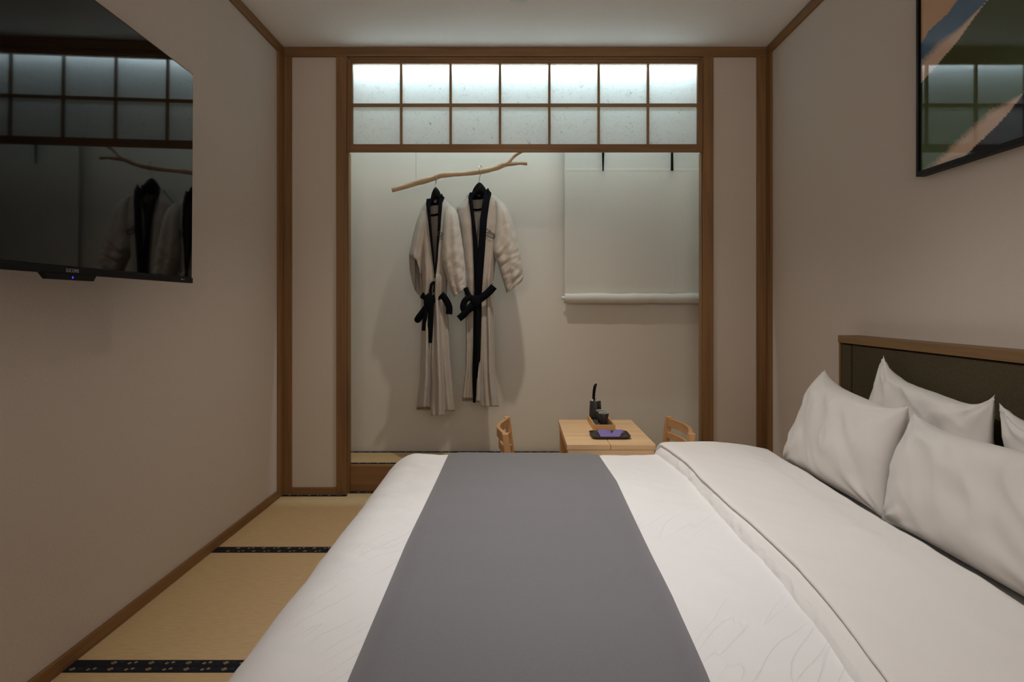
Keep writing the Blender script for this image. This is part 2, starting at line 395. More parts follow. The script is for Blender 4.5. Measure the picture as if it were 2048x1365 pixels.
# wood trim of the room
n_trim = [0]
def trim(lo, hi, mat, bev=0.0015):
    n_trim[0] += 1
    return struct('trim_%d' % n_trim[0], lo, hi, mat, bev)
X = lambda px: (px-VX)*PY/FPX
Z = lambda py: CH+(VY-py)*PY/FPX
trim((XL, PY, 0), (X(583), PY+.03, Z(113)), oak['z'])                      # corner post left
trim((X(1514), PY, 0), (XR, PY+.03, Z(113)), oak['z'])                     # corner post right
trim((XL, PY-.003, Z(113.3)), (XR, PY+.03, CZ-.003), oak['x'])               # crown over partition
trim((X(672.5), PY-.002, 0), (X(693), PY+.075, Z(113.3)), oak['z'])        # opening post left
trim((X(1406.5), PY-.002, 0), (X(1427), PY+.075, Z(113.3)), oak['z'])      # opening post right
trim((X(583), PY, 0.0), (X(672.5), PY+.02, Z(976)), oak['x'])              # base rail left panel
trim((X(1427), PY, 0.0), (X(1514), PY+.02, Z(976)), oak['x'])
trim((XL, PY-.08, 0), (XL+.012, PY, CZ-.053), oak['z'])                       # side wall uprights
trim((XR-.012, PY-.07, 0), (XR, PY, CZ-.053), oak['z'])
trim((XL, BACK, CZ-.053), (XL+.012, PY-.003, CZ-.003), oak['y'])             # crown along side walls
trim((XR-.012, BACK, CZ-.053), (XR, PY-.003, CZ-.003), oak['y'])
for nm, lo, hi in (('baseboard_left', (XL, BACK, 0.001), (XL+.012, PY-.08, .043)), ('baseboard_right', (XR-.012, BACK, 0.001), (XR, PY-.07, .043))):
    struct(nm, lo, hi, oak['y'], 0.0015)
# jamb liners of the opening (slim reveal inside the posts)
trim((X(693), PY+.012, 0), (X(696.5), PY+.062, Z(303)), oak['z'])
trim((X(1403.5), PY+.012, 0), (X(1406.5), PY+.062, Z(303)), oak['z'])

# lattice transom window
win = empty('window_1', (0, PY, Z(303.5))); win['kind'] = 'structure'
def wpart(name, lo, hi, mat, bev=.0012):
    o = box(name, lo, hi, mat, None, bev); return child(o, win)
GX0, GX1, GZT, GZB = X(704.5), X(1395.5), Z(127), Z(288)
wpart('window_frame', (X(693)+.001, PY+.004, Z(303.3)), (X(1406.5)-.001, PY+.027, GZB), oak['x'])       # bottom rail
wpart('window_frame', (X(693)+.001, PY+.004, GZT), (X(1406.5)-.001, PY+.027, Z(113.3)-.001), oak['x'])   # top rail
wpart('window_frame', (X(693)+.001, PY+.004, GZB), (GX0, PY+.027, GZT), oak['z'])
wpart('window_frame', (GX1, PY+.004, GZB), (X(1406.5)-.001, PY+.027, GZT), oak['z'])
wpart('window_frame_bead', (X(697), PY-.001, Z(118.5)), (X(1402.5), PY+.004, Z(114.5)), oak['x'], .001)
wpart('window_frame_bead', (X(697), PY-.001, Z(300)), (X(700), PY+.004, Z(114.5)), oak['z'], .001)
wpart('window_frame_bead', (X(1400), PY-.001, Z(300)), (X(1402.5), PY+.004, Z(114.5)), oak['z'], .001)
barx = [801.3, 900.6, 999.8, 1099.0, 1198.0, 1297.0]
MB_Z0, MB_Z1 = Z(211.6), Z(205.8)
wpart('glazing_bar', (GX0, PY+.010, MB_Z0), (GX1, PY+.030, MB_Z1), oakl['x'], .0008)
for bx in barx: wpart('glazing_bar', (X(bx-2.2), PY+.009, GZB), (X(bx+2.2), PY+.031, GZT), oakl['z'], .0008)
edges = [704.5]+barx+[1395.5]
for a, b in zip(edges, edges[1:]):
    xa = X(a) + (0 if a == 704.5 else .0063); xb = X(b) - (0 if b == 1395.5 else .0063)
    for z0, z1 in ((GZB, MB_Z0), (MB_Z1, GZT)):
        wpart('paper_pane', (xa, PY+.024, z0), (xb, PY+.0255, z1), paper_m, 0)

# LED strip in the alcove head
sl = box('led_strip_light', (-1.03, STRIP_Y-.012, CZ-.024), (1.12, STRIP_Y+.012, CZ-.001), plain('aluminium_channel', (.6, .6, .6), .4, metal=.8))
tag(sl, 'slim strip light along the alcove ceiling behind the paper transom', 'light')
df = box('diffuser', (-1.02, STRIP_Y-.008, CZ-.0265), (1.11, STRIP_Y+.008, CZ-.024), strip_m, None, .0005); child(df, sl)
# recessed downlight at the ceiling
dl = empty('ceiling_downlight', (0.02, 3.05, CZ-.02), 'round recessed downlight in the ceiling in front of the transom', 'light')
bm = bmesh.new(); lathe(bm, [(.038, .0), (.046, .0), (.050, .004), (.050, .018), (.040, .018), (.038, .012)], (0, 0, 0), 36)
dl_ring = frombm('trim_ring', bm, white_m, dl, True)
dl.location = (0.0, 3.075, CZ-.0182)

# ------------------------------------------------------------------ television
tv = empty('television', (-1.130, 2.280, 1.133), 'large wall-mounted flat television with black glossy screen on left wall', 'television')
tv.rotation_euler = (0, math.radians(.39), math.radians(1.82))     # hung on an arm, turned slightly towards the alcove
def tvp(name, lo, hi, mat, bev=.001):
    bm = bmesh.new(); addbox(bm, lo, hi, bev); return frombm(name, bm, mat, tv)
TW, TZ1, YR = 1.30, .722, 0.0
tvp('back_cover', (-.045, YR-TW+.03, .03), (-.014, YR-.03, TZ1-.03), black_pl, .004)
tvp('bezel', (-.014, YR-TW, 0), (0.0, YR, TZ1), black_pl, .0015)
tvp('screen', (0.0, YR-TW+.005, .020), (.0012, YR-.004, TZ1-.004), screen_m, .0003)
tvp('lower_bezel_strip', (0.0, YR-TW+.002, .0), (.004, YR-.001, .018), black_pl, .001)
tvp('wall_bracket', (-.150, YR-TW/2-.14, .28), (-.045, YR-TW/2+.14, .50), black_pl, .003)
# central logo housing under the screen
yc = YR-TW/2
bm = bmesh.new()
prof = [(-.104, .0), (-.086, -.0145), (.086, -.0145), (.098, .0)]
vs0 = [bm.verts.new((-.008, yc+a, b)) for a, b in prof]; vs1 = [bm.verts.new((.0062, yc+a, b)) for a, b in prof]
bm.faces.new(vs0); bm.faces.new(vs1[::-1])
for k in range(4): bm.faces.new((vs0[k], vs0[(k+1) % 4], vs1[(k+1) % 4], vs1[k]))
frombm('sensor_housing', bm, black_pl, tv)
bm = bmesh.new(); bmesh.ops.create_circle(bm, cap_ends=True, radius=.0028, segments=14); 
for v in bm.verts: v.co = Vector((.0066, yc+.001+v.co.x, -.008+v.co.y))
tag(frombm('standby_light', bm, led_m, tv), 'small blue standby light')
def text(name, s, size, loc, rot, mat, parent, ext=.0003, shear=0, spacing=1.0):
    cu = bpy.data.curves.new(name, 'FONT'); cu.body = s; cu.size = size; cu.extrude = ext; cu.align_x = 'CENTER'; cu.align_y = 'CENTER'; cu.shear = shear
    cu.offset = size*.022 if mat == ink_m else 0; cu.space_character = spacing; cu.materials.append(mat)
    tmp = bpy.data.objects.new(name, cu); C.objects.link(tmp); bpy.context.view_layer.update()
    me = bpy.data.meshes.new_from_object(tmp); me.name = name; bpy.data.objects.remove(tmp)
    o = bpy.data.objects.new(name, me); C.objects.link(o); o.location = loc; o.rotation_euler = rot
    if parent is not None: o.parent = parent
    return o
text('maker_logo', 'LUCOMS', .0125, (.0050, yc+.002, .0085), (PI/2, 0, PI/2), grey_ink, tv)
text('corner_print', '●● ▬▬', .006, (.0046, YR-.075, .0105), (PI/2, 0, PI/2), grey_ink, tv)

# ------------------------------------------------------------------ framed picture on the right wall
def art_attr():
    """abstract print: overlapping soft-edged hills, painted in wall coordinates (y along wall, z up)"""
    px_ = lambda y: VX + ART_X*FPX/y
    top = {'a': 1}
    Y0, Y1, Z0, Z1 = .92, 2.246, 1.515, 2.335
    nu, nv = 260, 200
    verts = []; cols = []
    # stripe boundaries given as (Y, z) polylines, hand placed
    bl = [(2.2515, 1.944), (2.203, 1.976), (2.11, 1.9885), (2.032, 2.02), (1.8, 2.12), (1.5, 2.27), (1.3, 2.36)]      # tan above, blue below
    gr = [(2.2557, 1.810), (2.153, 1.846), (2.0527, 1.884), (1.993, 1.917), (1.913, 1.955), (1.6, 2.12), (1.3, 2.28)]   # green starts below this
    nv_ = [(2.25, 1.42), (2.1, 1.485), (2.0244, 1.515), (1.9585, 1.543), (1.877, 1.577), (1.811, 1.616), (1.788, 1.633), (1.5, 1.83), (.9, 2.2)]   # navy below this
    tg = [(2.2557, .070), (2.152, .063), (2.006, .018), (1.94, .002), (1.3, .002)]     # sandy bands: thickness above each edge
    tn = [(2.25, .085), (2.168, .07), (2.032, .066), (1.907, .06), (1.83, .022), (1.79, .003), (1.3, .003)]
    def f(tab, y):
        t = sorted(tab)
        return interp(t, y)[0]
    tan, blue, sand, green, navy, moss = (0.55, 0.34, 0.20), (0.085, 0.16, 0.26), (0.66, 0.48, 0.36), (0.055, 0.072, 0.034), (0.022, 0.024, 0.036), (0.085, 0.13, 0.07)
    mixc = lambda a, b, t: tuple(p+(q-p)*max(0, min(1, t)) for p, q in zip(a, b))
    for j in range(nv):
        for i in range(nu):
            y = Y0+(Y1-Y0)*i/(nu-1); z = Z0+(Z1-Z0)*j/(nv-1)
            zb, zg, zn = f(bl, y)+.004*fbm(y*9, 0, 1), f(gr, y), f(nv_, y)+.002*fbm(y*30, 0, 5)
            gn = fbm(y*160, z*160, 2, 2)*.5
            if z > zb: c = mixc(tan, (0.62, 0.35, 0.19), fbm(y*4, z*4)*.5+.3)
            elif z > zg:
                d = (z-zg)/f(tg, y)+gn*.25; c = mixc(sand, blue, (d-.75)*2.2)
            elif z > zn:
                d = (z-zn)/f(tn, y)+gn*.3
                low = mixc(moss, green, (z-1.60)*5)
                c = mixc(sand, low, (d-.75)*2.4)
            else: c = navy
            verts.append((ART_X, y, z)); cols.append((*c, 1))
    fs = [(j*nu+i, j*nu+i+1, (j+1)*nu+i+1, (j+1)*nu+i) for j in range(nv-1) for i in range(nu-1)]
    me = bpy.data.meshes.new('art_print'); me.from_pydata(verts, [], fs); me.update()
    ca = me.color_attributes.new('print', 'FLOAT_COLOR', 'POINT')
    for k, c in enumerate(cols): ca.data[k].color = c
    return me
ART_X = XR-.024
pic = empty('framed_picture', (XR-.015, 1.58, 1.50), 'black framed abstract print with green hills and sandy stripes behind glass', 'picture')
m, nt, bs = newmat('print_under_glass')
at = N(nt, 'ShaderNodeAttribute', attribute_name='print'); nt.links.new(at.outputs['Color'], bs.inputs['Base Color'])
bs.inputs['Roughness'].default_value = 0.6; bs.inputs['Specular IOR Level'].default_value = 0.0
bs.inputs['Coat Weight'].default_value = 1.0; bs.inputs['Coat Roughness'].default_value = 0.015; bs.inputs['Coat IOR'].default_value = 1.46
o = link('art_print', art_attr(), m, pic); o.location = -pic.location
def pp(name, lo, hi, mat, bev=.001):
    o = box(name, lo, hi, mat, None, bev); return child(o, pic)
FX0, FX1 = XR-.032, XR-.001
pp('frame_rail', (FX0, .91, 1.497), (FX1, 2.262, 1.513), black_wood); pp('frame_rail', (FX0, .91, 2.335), (FX1, 2.262, 2.351), black_wood)
pp('frame_rail', (FX0, 2.250, 1.513), (FX1, 2.262, 2.335), black_wood); pp('frame_rail', (FX0, .91, 1.513), (FX1, .922, 2.335), black_wood)
pp('backing_board', (ART_X+.001, .92, 1.512), (FX1-.002, 2.252, 2.336), black_wood, 0)

# ------------------------------------------------------------------ bed
BZ = .435                                  # top of the made bed
bed = empty('bed', (.45, 1.83, 0), 'low double bed with olive upholstered oak-topped headboard against the right wall', 'bed')
def bp(name, lo, hi, mat, bev=.002):
    o = box(name, lo, hi, mat, None, bev); return child(o, bed)
bp('bed_base', (-.40, .99, .06), (1.30, 2.68, .19), oak['x'], .004)
for x in (-.34, 1.22):
    for y in (1.05, 2.58): bp('leg', (x-.03, y-.03, 0.002), (x+.03, y+.03, .06), oak['z'], .002)
bm = bmesh.new(); addbox(bm, (-.41, .97, .19), (1.305, 2.69, .415), .04)
child_ = frombm('mattress', bm, linen, bed, True); child_.location = -bed.location
HX = 1.312
rail_m = wood('headboard_oak', 'y', (0.13, 0.068, 0.024), (0.185, 0.10, 0.036), (0.23, 0.13, 0.05))
bp('headboard_top_rail', (HX-.008, .93, .905), (XR-.001, 2.70, .935), rail_m, .002)
bp('headboard_end_post', (HX-.004, 2.688, .0), (XR-.001, 2.70, .905), oak['z'], .001)
bp('headboard_end_post', (HX-.004, .93, .0), (XR-.001, .942, .905), oak['z'], .001)
bp('headboard_back', (HX+.02, .942, .05), (XR-.002, 2.688, .905), oak['z'], 0)
def pad(y0, y1):
    bm = bmesh.new(); addbox(bm, (HX-.002, y0, .10), (HX+.02, y1, .902), .006)
    o = frombm('upholstered_panel', bm, head_m, bed, True); o.location = -bed.location
pad(2.612, 2.686); pad(1.02, 2.598); pad(.944, 1.008)

# quilt: one sheet rolling over the bed edges
def over(d, r):
    """arc-length d beyond an edge -> (outward, down)"""
    if d <= 0: return 0.0, 0.0
    q = r*PI/2
    if d < q: return r*math.sin(d/r), r*(1-math.cos(d/r))
    return r, r+(d-q)
EX, RX, EYF, RYF, EYN, RYN = -.405, .15, 2.690, .075, .99, .06
def bedpoint(sx, sy, off=0.0):
    """sx, sy: cloth coordinates (metres on the flat top)"""
    ox, dx = over(EX-sx, RX); oyf, dyf = over(sy-EYF, RYF); oyn, dyn = over(EYN-sy, RYN)
    dy = dyf+dyn
    x = max(sx, EX)-ox; y = min(max(sy, EYN), EYF)+oyf-oyn
    dn = math.sqrt(dx*dx+dy*dy)
    z = BZ-dn+.010*max(0, min(1, (sy-2.0)/.7))
    nx = -min(1, dx/RX) if dx > 0 else 0; ny = (min(1, dyf/RYF) if dyf > 0 else 0)-(min(1, dyn/RYN) if dyn > 0 else 0)
    n = Vector((nx, ny, max(0.0, 1-abs(nx)) * max(0, 1-abs(ny))+.02)).normalized()
    # pull cloth fullness
    if z < .05: z = .05
    return Vector((x, y, z))+n*off
def quilt(u, v):
    sx = -.86+u*(1.03+.86); sy = .66+v*(3.02-.66)
    p = bedpoint(sx, sy)
    k = sstep(.30, .40, -sx)*(1-.72*sstep(.40, .50, -sx))                  # wrinkles live on the foot side
    wr = fbm(sx*1.6+3, sy*7+sx*2.6, 1, 3)
    wr2 = 1-abs(fbm(sx*1.1+sy*.6, sy*5.0+sx*4.5, 4, 2))*2.2
    off = k*(.013*wr+.016*max(0, wr2-.35)) + .0035*fbm(sx*2.2, sy*2.2, 9, 2)
    if sx > .34: off += .003*fbm(sx*9+sy*7, sy*4-sx*4, 6, 3)
    # vertical drape waves on the hanging parts
    hang = max(0, min(1, (BZ-p.z-.08)/.2))
    if sx < EX: p.x -= hang*(.012+.012*math.sin(sy*13+fbm(sy*2, 0)*3))
    if sy > EYF: p.y += hang*.010*math.sin(sx*15)
    n = bedpoint(sx, sy, 1.0)-bedpoint(sx, sy, 0)
    return p+n*off
qo = gridmesh('duvet', 210, 230, quilt, linen2); solid(qo, .012)
tag(qo, 'white duvet spread over the bed under the grey runner and hanging past the foot', 'duvet')
def flapfn(u, v):
    """folded-back head end of the duvet: loop section swept along the bed"""
    Yq = .66+v*(3.00-.66)
    # arc over the far side
    oyf, dyf = over(Yq-EYF, RYF); y = min(Yq, EYF)+oyf
    oyn, dyn = over(EYN-Yq, RYN); y = max(y, EYN)-oyn if Yq < EYN else y
    Yc = max(.9, min(2.75, Yq))
    xl = interp([(.9, .53), (1.08, .557), (1.3, .582), (1.47, .594), (1.63, .599), (2.4, .600), (2.60, .585), (2.75, .565)], Yc)[0]
    th = interp([(.9, .030), (1.3, .034), (1.7, .042), (2.3, .050), (2.75, .053)], Yc)[0]
    nk = sstep(2.2, 1.5, Yc)                     # towards the near side an under-layer shows below the upper one
    ins = .004+.026*nk
    sec = [(xl-.008, -.004), (xl-.006, th*.10), (xl-.003, th*.30), (xl+.004, th*.50), (xl+.010+ins*.5, th*(.66-.10*nk)), (xl+.008+ins, th*(.72-.14*nk)),
           (xl+.003+ins, th*(.80-.08*nk)), (xl+.004+ins, th*.90), (xl+.016+ins, th*1.0), (xl+.05+ins, th*1.04),
           (xl+.12, th*1.05), (xl+.20, th*1.06), (xl+.28, th*.98), (.93, th*.78), (.985, th*.60), (1.015, th*.48), (1.03, th*.25), (1.032, .002)]
    f = u*(len(sec)-1); i = min(int(f), len(sec)-2); t = f-i
    p0, p1, p2, p3 = sec[max(i-1, 0)], sec[i], sec[i+1], sec[min(i+2, len(sec)-1)]
    cr = lambda a, b, c, d: 0.5*((2*b)+(-a+c)*t+(2*a-5*b+4*c-d)*t*t+(-a+3*b-3*c+d)*t**3)
    x = cr(p0[0], p1[0], p2[0], p3[0]); h = cr(p0[1], p1[1], p2[1], p3[1])
    # gathers along the seam, puffiness on top
    g = math.exp(-((u-.14)/.10)**2)
    x += g*.006*(1-abs(fbm(Yc*14, u*3, 2, 2))*2.0)*(1 if 1.3 < Yc < 2.5 else .4)
    h += .0035*fbm(x*5, Yc*3.2, 3, 3)*min(1, u*4)*(1 if h > .01 else 0)+.0015*fbm(x*14+Yc*9, Yc*8, 5, 2)*min(1, u*5)*(1 if h > .01 else 0)
    if u > .8: x += .010*fbm(Yc*3, 2, 1, 2)
    d = dyf+dyn
    hx = h
    # normal turned outward where the quilt hangs
    a = min(1, d/RYF)
    z = BZ-d+hx*(1-a)+.010*max(0, min(1, (Yq-2.0)/.7)); y = y+(hx*a if dyf > 0 else -hx*a)
    return Vector((x, y, max(.05, z)))
fl = gridmesh('folded_back_layer', 84, 260, flapfn, linen, qo); solid(fl, .004)
tag(fl, 'thick folded-back upper layer with a gathered seam edge')
# piping line where the fold meets
# runner
def runner(u, v):
    sy = .66+v*(3.06-.66)
    Yc = max(.9, min(2.75, sy))
    xl = interp([(.9, -.276), (1.1, -.282), (1.7, -.292), (2.7, -.288), (2.9, -.28)], Yc)[0]
    xr = interp([(.9, .300), (1.1, .314), (1.4, .326), (1.9, .334), (2.3, .340), (2.7, .326)], Yc)[0]
    x = xl+(xr-xl)*u; e = min(x-xl, xr-x)
    t = min(1, e/.060); prof = .003+.014*(1-(1-t)**2.2)*(1-.55*sstep(2.2, 2.7, sy))
    prof += .0016*fbm(x*3, sy*3, 8, 2)*t
    q = bedpoint(x, sy); n = bedpoint(x, sy, 1)-q
    base = .0035*fbm(x*2.2, sy*2.2, 9, 2)
    if sy > EYF: n = Vector((0, min(1, over(sy-EYF, RYF)[1]/RYF), 1-min(1, over(sy-EYF, RYF)[1]/RYF)+.02)).normalized()
    return q+n*(prof+base)
us = 90
ro = gridmesh('bed_runner', us, 170, lambda u, v: runner(.5-.5*math.cos(PI*u), v), runner_m); solid(ro, .004, -1)
tag(ro, 'padded dark grey satin runner laid across the white duvet', 'bed runner')

# ------------------------------------------------------------------ pillows
def pillow(W, H, T, seed, ear=.035, sag=0.0):
    """unit pillow centred at 0: local x = width, z = height, y = thickness"""
    nu, nv = 72, 48; vs = []; fs = []
    for side in (1, -1):
        for j in range(nv):
            for i in range(nu):
                a = -1+2*i/(nu-1); b = -1+2*j/(nv-1)
                a = math.sin(a*PI/2)*.35+a*.65; b = math.sin(b*PI/2)*.35+b*.65
                pinch_x = 1-ear/W*2*(1-abs(b)**2.6)*1.0; pinch_z = 1-ear/H*(6.5 if b > 0 else 1.5)*(1-abs(a)**(5 if a > 0 else 4))*abs(b)**2
                x = a*W/2*pinch_x; z = b*H/2*pinch_z
                m = max(0, 1-abs(a)**4.0)**.60*max(0, 1-abs(b)**3.4)**.60
                t = T/2*m
                cr = abs(a*b)
                # radiating folds near corners + soft dents
                fo = .012*fbm((a*1.6+seed), b*1.3-seed, side*2, 2)*m**.5
                ang = math.atan2(1-abs(b), 1-abs(a)+1e-6)
                fo += .008*math.sin(ang*13+seed*3)*cr**1.5*m**.35
                fo += .006*(1-abs(fbm(a*2.6+b*1.2+seed*2, b*.9-a*.6, side, 2))*2.5)*m**.6
                y = side*(t+fo*(1 if m > 0 else 0))
                sagz = -sag*(1-b)*.5*0
                vs.append((x, y, z+sagz))
        base = 0 if side == 1 else nu*nv
        for j in range(nv-1):
            for i in range(nu-1):
                q = (base+j*nu+i, base+j*nu+i+1, base+(j+1)*nu+i+1, base+(j+1)*nu+i)
                fs.append(q if side == -1 else q[::-1])
    me = bpy.data.meshes.new('pillow'); me.from_pydata(vs, [], fs); me.update()
    bm = bmesh.new(); bm.from_mesh(me); bmesh.ops.remove_doubles(bm, verts=bm.verts[:], dist=.0004)
    bmesh.ops.recalc_face_normals(bm, faces=bm.faces[:]); bm.to_mesh(me); bm.free()
    return me
def place_pillow(label, bl, br, tl, tr, T, seed, ear=.035):
    """corners: bottom-far, bottom-near, top-far, top-near in room coordinates"""
    bl, br, tl, tr = map(Vector, (bl, br, tl, tr))
    W = ((br-bl).length+(tr-tl).length)/2; H = ((tl-bl).length+(tr-br).length)/2
    me = pillow(W, H, T, seed, ear)
    n = ((br-bl)+(tr-tl)).cross((tl-bl)+(tr-br)).normalized()
    for v in me.vertices:
        a = v.co.x/W+.5; b = v.co.z/H+.5
        p = bl*(1-a)*(1-b)+br*a*(1-b)+tl*(1-a)*b+tr*a*b
        v.co = p+n*v.co.y
    c = (bl+br)/2
    me.transform(Matrix.Translation(-c))
    o = link('pillow', me, pillow_m, None, True); o.location = c
    tag(o, label, 'pillow', 'white pillows against the headboard'); return o
pz = .450
place_pillow('front pillow at the far side of the bed, nearest the alcove', (1.070, 2.675, .425), (1.080, 1.955, .425), (1.180, 2.545, .81), (1.175, 1.99, .755), .165, 1.3, .012)
place_pillow('large front pillow nearest the camera, cut by the right picture edge', (1.070, 1.950, .425), (1.080, 1.19, .425), (1.175, 1.965, .74), (1.175, 1.24, .765), .165, 4.1, .012)
place_pillow('rear pillow standing upright against the headboard, pointed corner on top', (1.250, 2.52, pz), (1.250, 1.72, pz), (1.262, 2.285, .885), (1.258, 1.745, .82), .09, 7.7, .020)
place_pillow('rear pillow mostly hidden at the right picture edge', (1.245, 1.70, pz+.01), (1.245, 1.02, pz+.01), (1.262, 1.735, .80), (1.258, 1.08, .82), .09, 9.4, .018)

# ------------------------------------------------------------------ table with folding leaves
table = empty('low_table', (.39, 3.13, 0), 'small low oak table with jointed top between the two chairs', 'table')
def tp(name, lo, hi, mat, bev=.002, parent=None):
    o = box(name, lo, hi, mat, None, bev)
    return child(o, table)
TX0, TX1, TY0, TYM, TY1, TT = .205, .586, 2.825, 3.145, 3.445, .460
tp('tabletop_panel', (TX0, TYM+.0008, TT-.022), (TX1, TY1, TT), tblx)
xm = .392
tp('tabletop_panel', (TX0, TY0, TT-.022), (xm-.0008, TYM-.0008, TT), tblx); tp('tabletop_panel', (xm+.0008, TY0, TT-.022), (TX1, TYM-.0008, TT), tblx)
tp('apron', (TX0+.004, TY0+.004, TT-.052), (TX1-.004, TY0+.020, TT-.0225), tblx); tp('apron', (TX0+.004, TY1-.02, TT-.052), (TX1-.004, TY1-.004, TT-.0225), tblx)
tp('apron', (TX0+.004, TY0+.0205, TT-.045), (TX0+.016, TY1-.0205, TT-.0225), tbly); tp('apron', (TX1-.016, TY0+.0205, TT-.045), (TX1-.004, TY1-.0205, TT-.0225), tbly)
for x in (TX0+.005, TX1-.041):
    for y in (TY0+.0205, TY1-.0565): tp('leg', (x, y, 0.002), (x+.036, y+.036, TT-.0455), chz, .003)

# ------------------------------------------------------------------ chairs
def make_chair(name, label, x, sgn, y0, y1):
    """low slat-back chair; back at x, seat towards sgn"""
    ch = empty(name, (x, (y0+y1)/2, 0), label, 'chair', 'low wooden chairs at the table')
    yy = (y1-y0)/2
    def part(nm, bm, mat): return frombm(nm, bm, mat, ch)
    H = .500; lean = -sgn*.030
    for s in (-1, 1):
        bm = bmesh.new()
        pts = [(0, .002), (0, .22), (lean*.35, .34), (lean, H)]
        pw = .017; ring = []
        yc_ = s*(yy-.0165)
        for (dx, z) in smoothpts(pts, 5):
            ring.append([bm.verts.new((dx+a*.014, yc_+b*pw, z)) for a, b in ((-1, -1), (1, -1), (1, 1), (-1, 1))])
        for i in range(len(ring)-1):
            for k in range(4): bm.faces.new((ring[i][k], ring[i][(k+1) % 4], ring[i+1][(k+1) % 4], ring[i+1][k]))
        bm.faces.new(ring[0][::-1]); bm.faces.new(ring[-1])
        bmesh.ops.bevel(bm, geom=[e for e in bm.edges if e.calc_length() > .0], offset=.002, segments=1, affect='EDGES')
        part('back_post', bm, chz)
        bm = bmesh.new(); addbox(bm, (sgn*.27-.014, s*(yy-.04)-.015, 0.002), (sgn*.27+.014, s*(yy-.04)+.015, .228), .002); part('leg', bm, chz)
        bm = bmesh.new(); addbox(bm, (min(0, sgn*.255)+(.015 if sgn > 0 else 0), s*(yy-.04)-.008, .185), (max(0, sgn*.255)-(.015 if sgn < 0 else 0), s*(yy-.04)+.008, .226), .002); part('seat_rail', bm, chx)
    bm = bmesh.new(); addbox(bm, (min(sgn*.016, sgn*.30), -yy+.035, .2285), (max(sgn*.016, sgn*.30), yy-.035, .246), .005); part('seat', bm, chx)
    for zc, hh in ((.474, .040), (.412, .028), (.350, .028)):
        bm = bmesh.new(); n = 18; rg = []
        f = min(1, max(0, (zc-.22)/(H-.22))); x0 = lean*f**1.5
        for i in range(n+1):
            t = -1+2*i/n; y = t*(yy-.012)
            bow = -sgn*.040*(math.cos(t*PI/2)**1.3)
            nb = .0085
            rg.append([bm.verts.new((x0+bow+a*nb, y, zc+b*hh/2)) for a, b in ((-1, -1), (1, -1), (1, 1), (-1, 1))])
        for i in range(n):
            for k in range(4): bm.faces.new((rg[i][k], rg[i][(k+1) % 4], rg[i+1][(k+1) % 4], rg[i+1][k]))
        bm.faces.new(rg[0][::-1]); bm.faces.new(rg[-1])
        bmesh.ops.bevel(bm, geom=[e for e in bm.edges if len(e.link_faces) == 2 and e.calc_face_angle(0) > 1.0], offset=.0025, segments=2, affect='EDGES')
        part('back_slat', bm, chy)
    return ch
make_chair('low_chair', 'low wooden slat-back chair left of the table, seen edge-on above the bed', -.030, 1, 2.855, 3.325)
make_chair('low_chair', 'low wooden slat-back chair right of the table, before the opening post', .722, -1, 2.855, 3.325)

# ------------------------------------------------------------------ things on the table
tz = TT+.0005
tray = empty('tea_tray', (.403, 3.27, tz), 'small bamboo box tray with dark liner holding the tea set', 'tray')
def trp(name, lo, hi, mat, bev=.0012):
    o = box(name, lo, hi, mat, None, bev); return child(o, tray)
x0, x1, y0, y1, hz = .354, .457, 3.125, 3.425, .030
trp('tray_side', (x0, y0, tz), (x1, y0+.008, tz+hz), bamx); trp('tray_side', (x0, y1-.008, tz), (x1, y1, tz+hz), bamx)
trp('tray_side', (x0, y0+.008, tz), (x0+.008, y1-.008, tz+hz), bamy); trp('tray_side', (x1-.008, y0+.008, tz), (x1, y1-.008, tz+hz), bamy)
trp('tray_bottom', (x0+.008, y0+.008, tz), (x1-.008, y1-.008, tz+.014), bamy, .0005)
trp('liner', (x0+.009, y0+.009, tz+.014), (x1-.009, y1-.009, tz+.019), mesh_m, .0005)
lz = tz+.0192
tea = empty('teapot', (.354+.036, 3.372, lz), 'dark tapered teapot with tall upright handle at the back of the tray', 'teapot')
bm = bmesh.new(); lathe(bm, [(.026, 0), (.031, .002), (.0318, .01), (.030, .05), (.0275, .088), (.0262, .0905)], (0, 0, 0)); frombm('body', bm, stone_m, tea, True)
bm = bmesh.new(); lathe(bm, [(.0255, .0905), (.0255, .0925), (.020, .0945), (.004, .0958)], (0, 0, 0)); frombm('lid', bm, glaze_m, tea, True)
bm = bmesh.new(); lathe(bm, [(.002, .0955), (.0035, .098), (.0062, .103), (.0062, .107), (.003, .1105)], (0, 0, 0), 16); frombm('knob', bm, steel_m, tea, True)
bm = bmesh.new(); hp = [(-.008, -.022, .088), (-.0085, -.026, .11), (-.006, -.027, .14), (-.001, -.021, .165), (.005, 0, .176), (-.001, .021, .165), (-.006, .027, .14), (-.0085, .026, .11), (-.008, .022, .088)]
tube(bm, smoothpts(hp, 5), .0042, 8, flat=.55); frombm('handle', bm, black_wood, tea, True)
bm = bmesh.new(); tube(bm, [(.012, -.022, .058), (.016, -.034, .07), (.020, -.041, .083)], [.007, .0055, .004], 12); frombm('spout', bm, stone_m, tea, True)
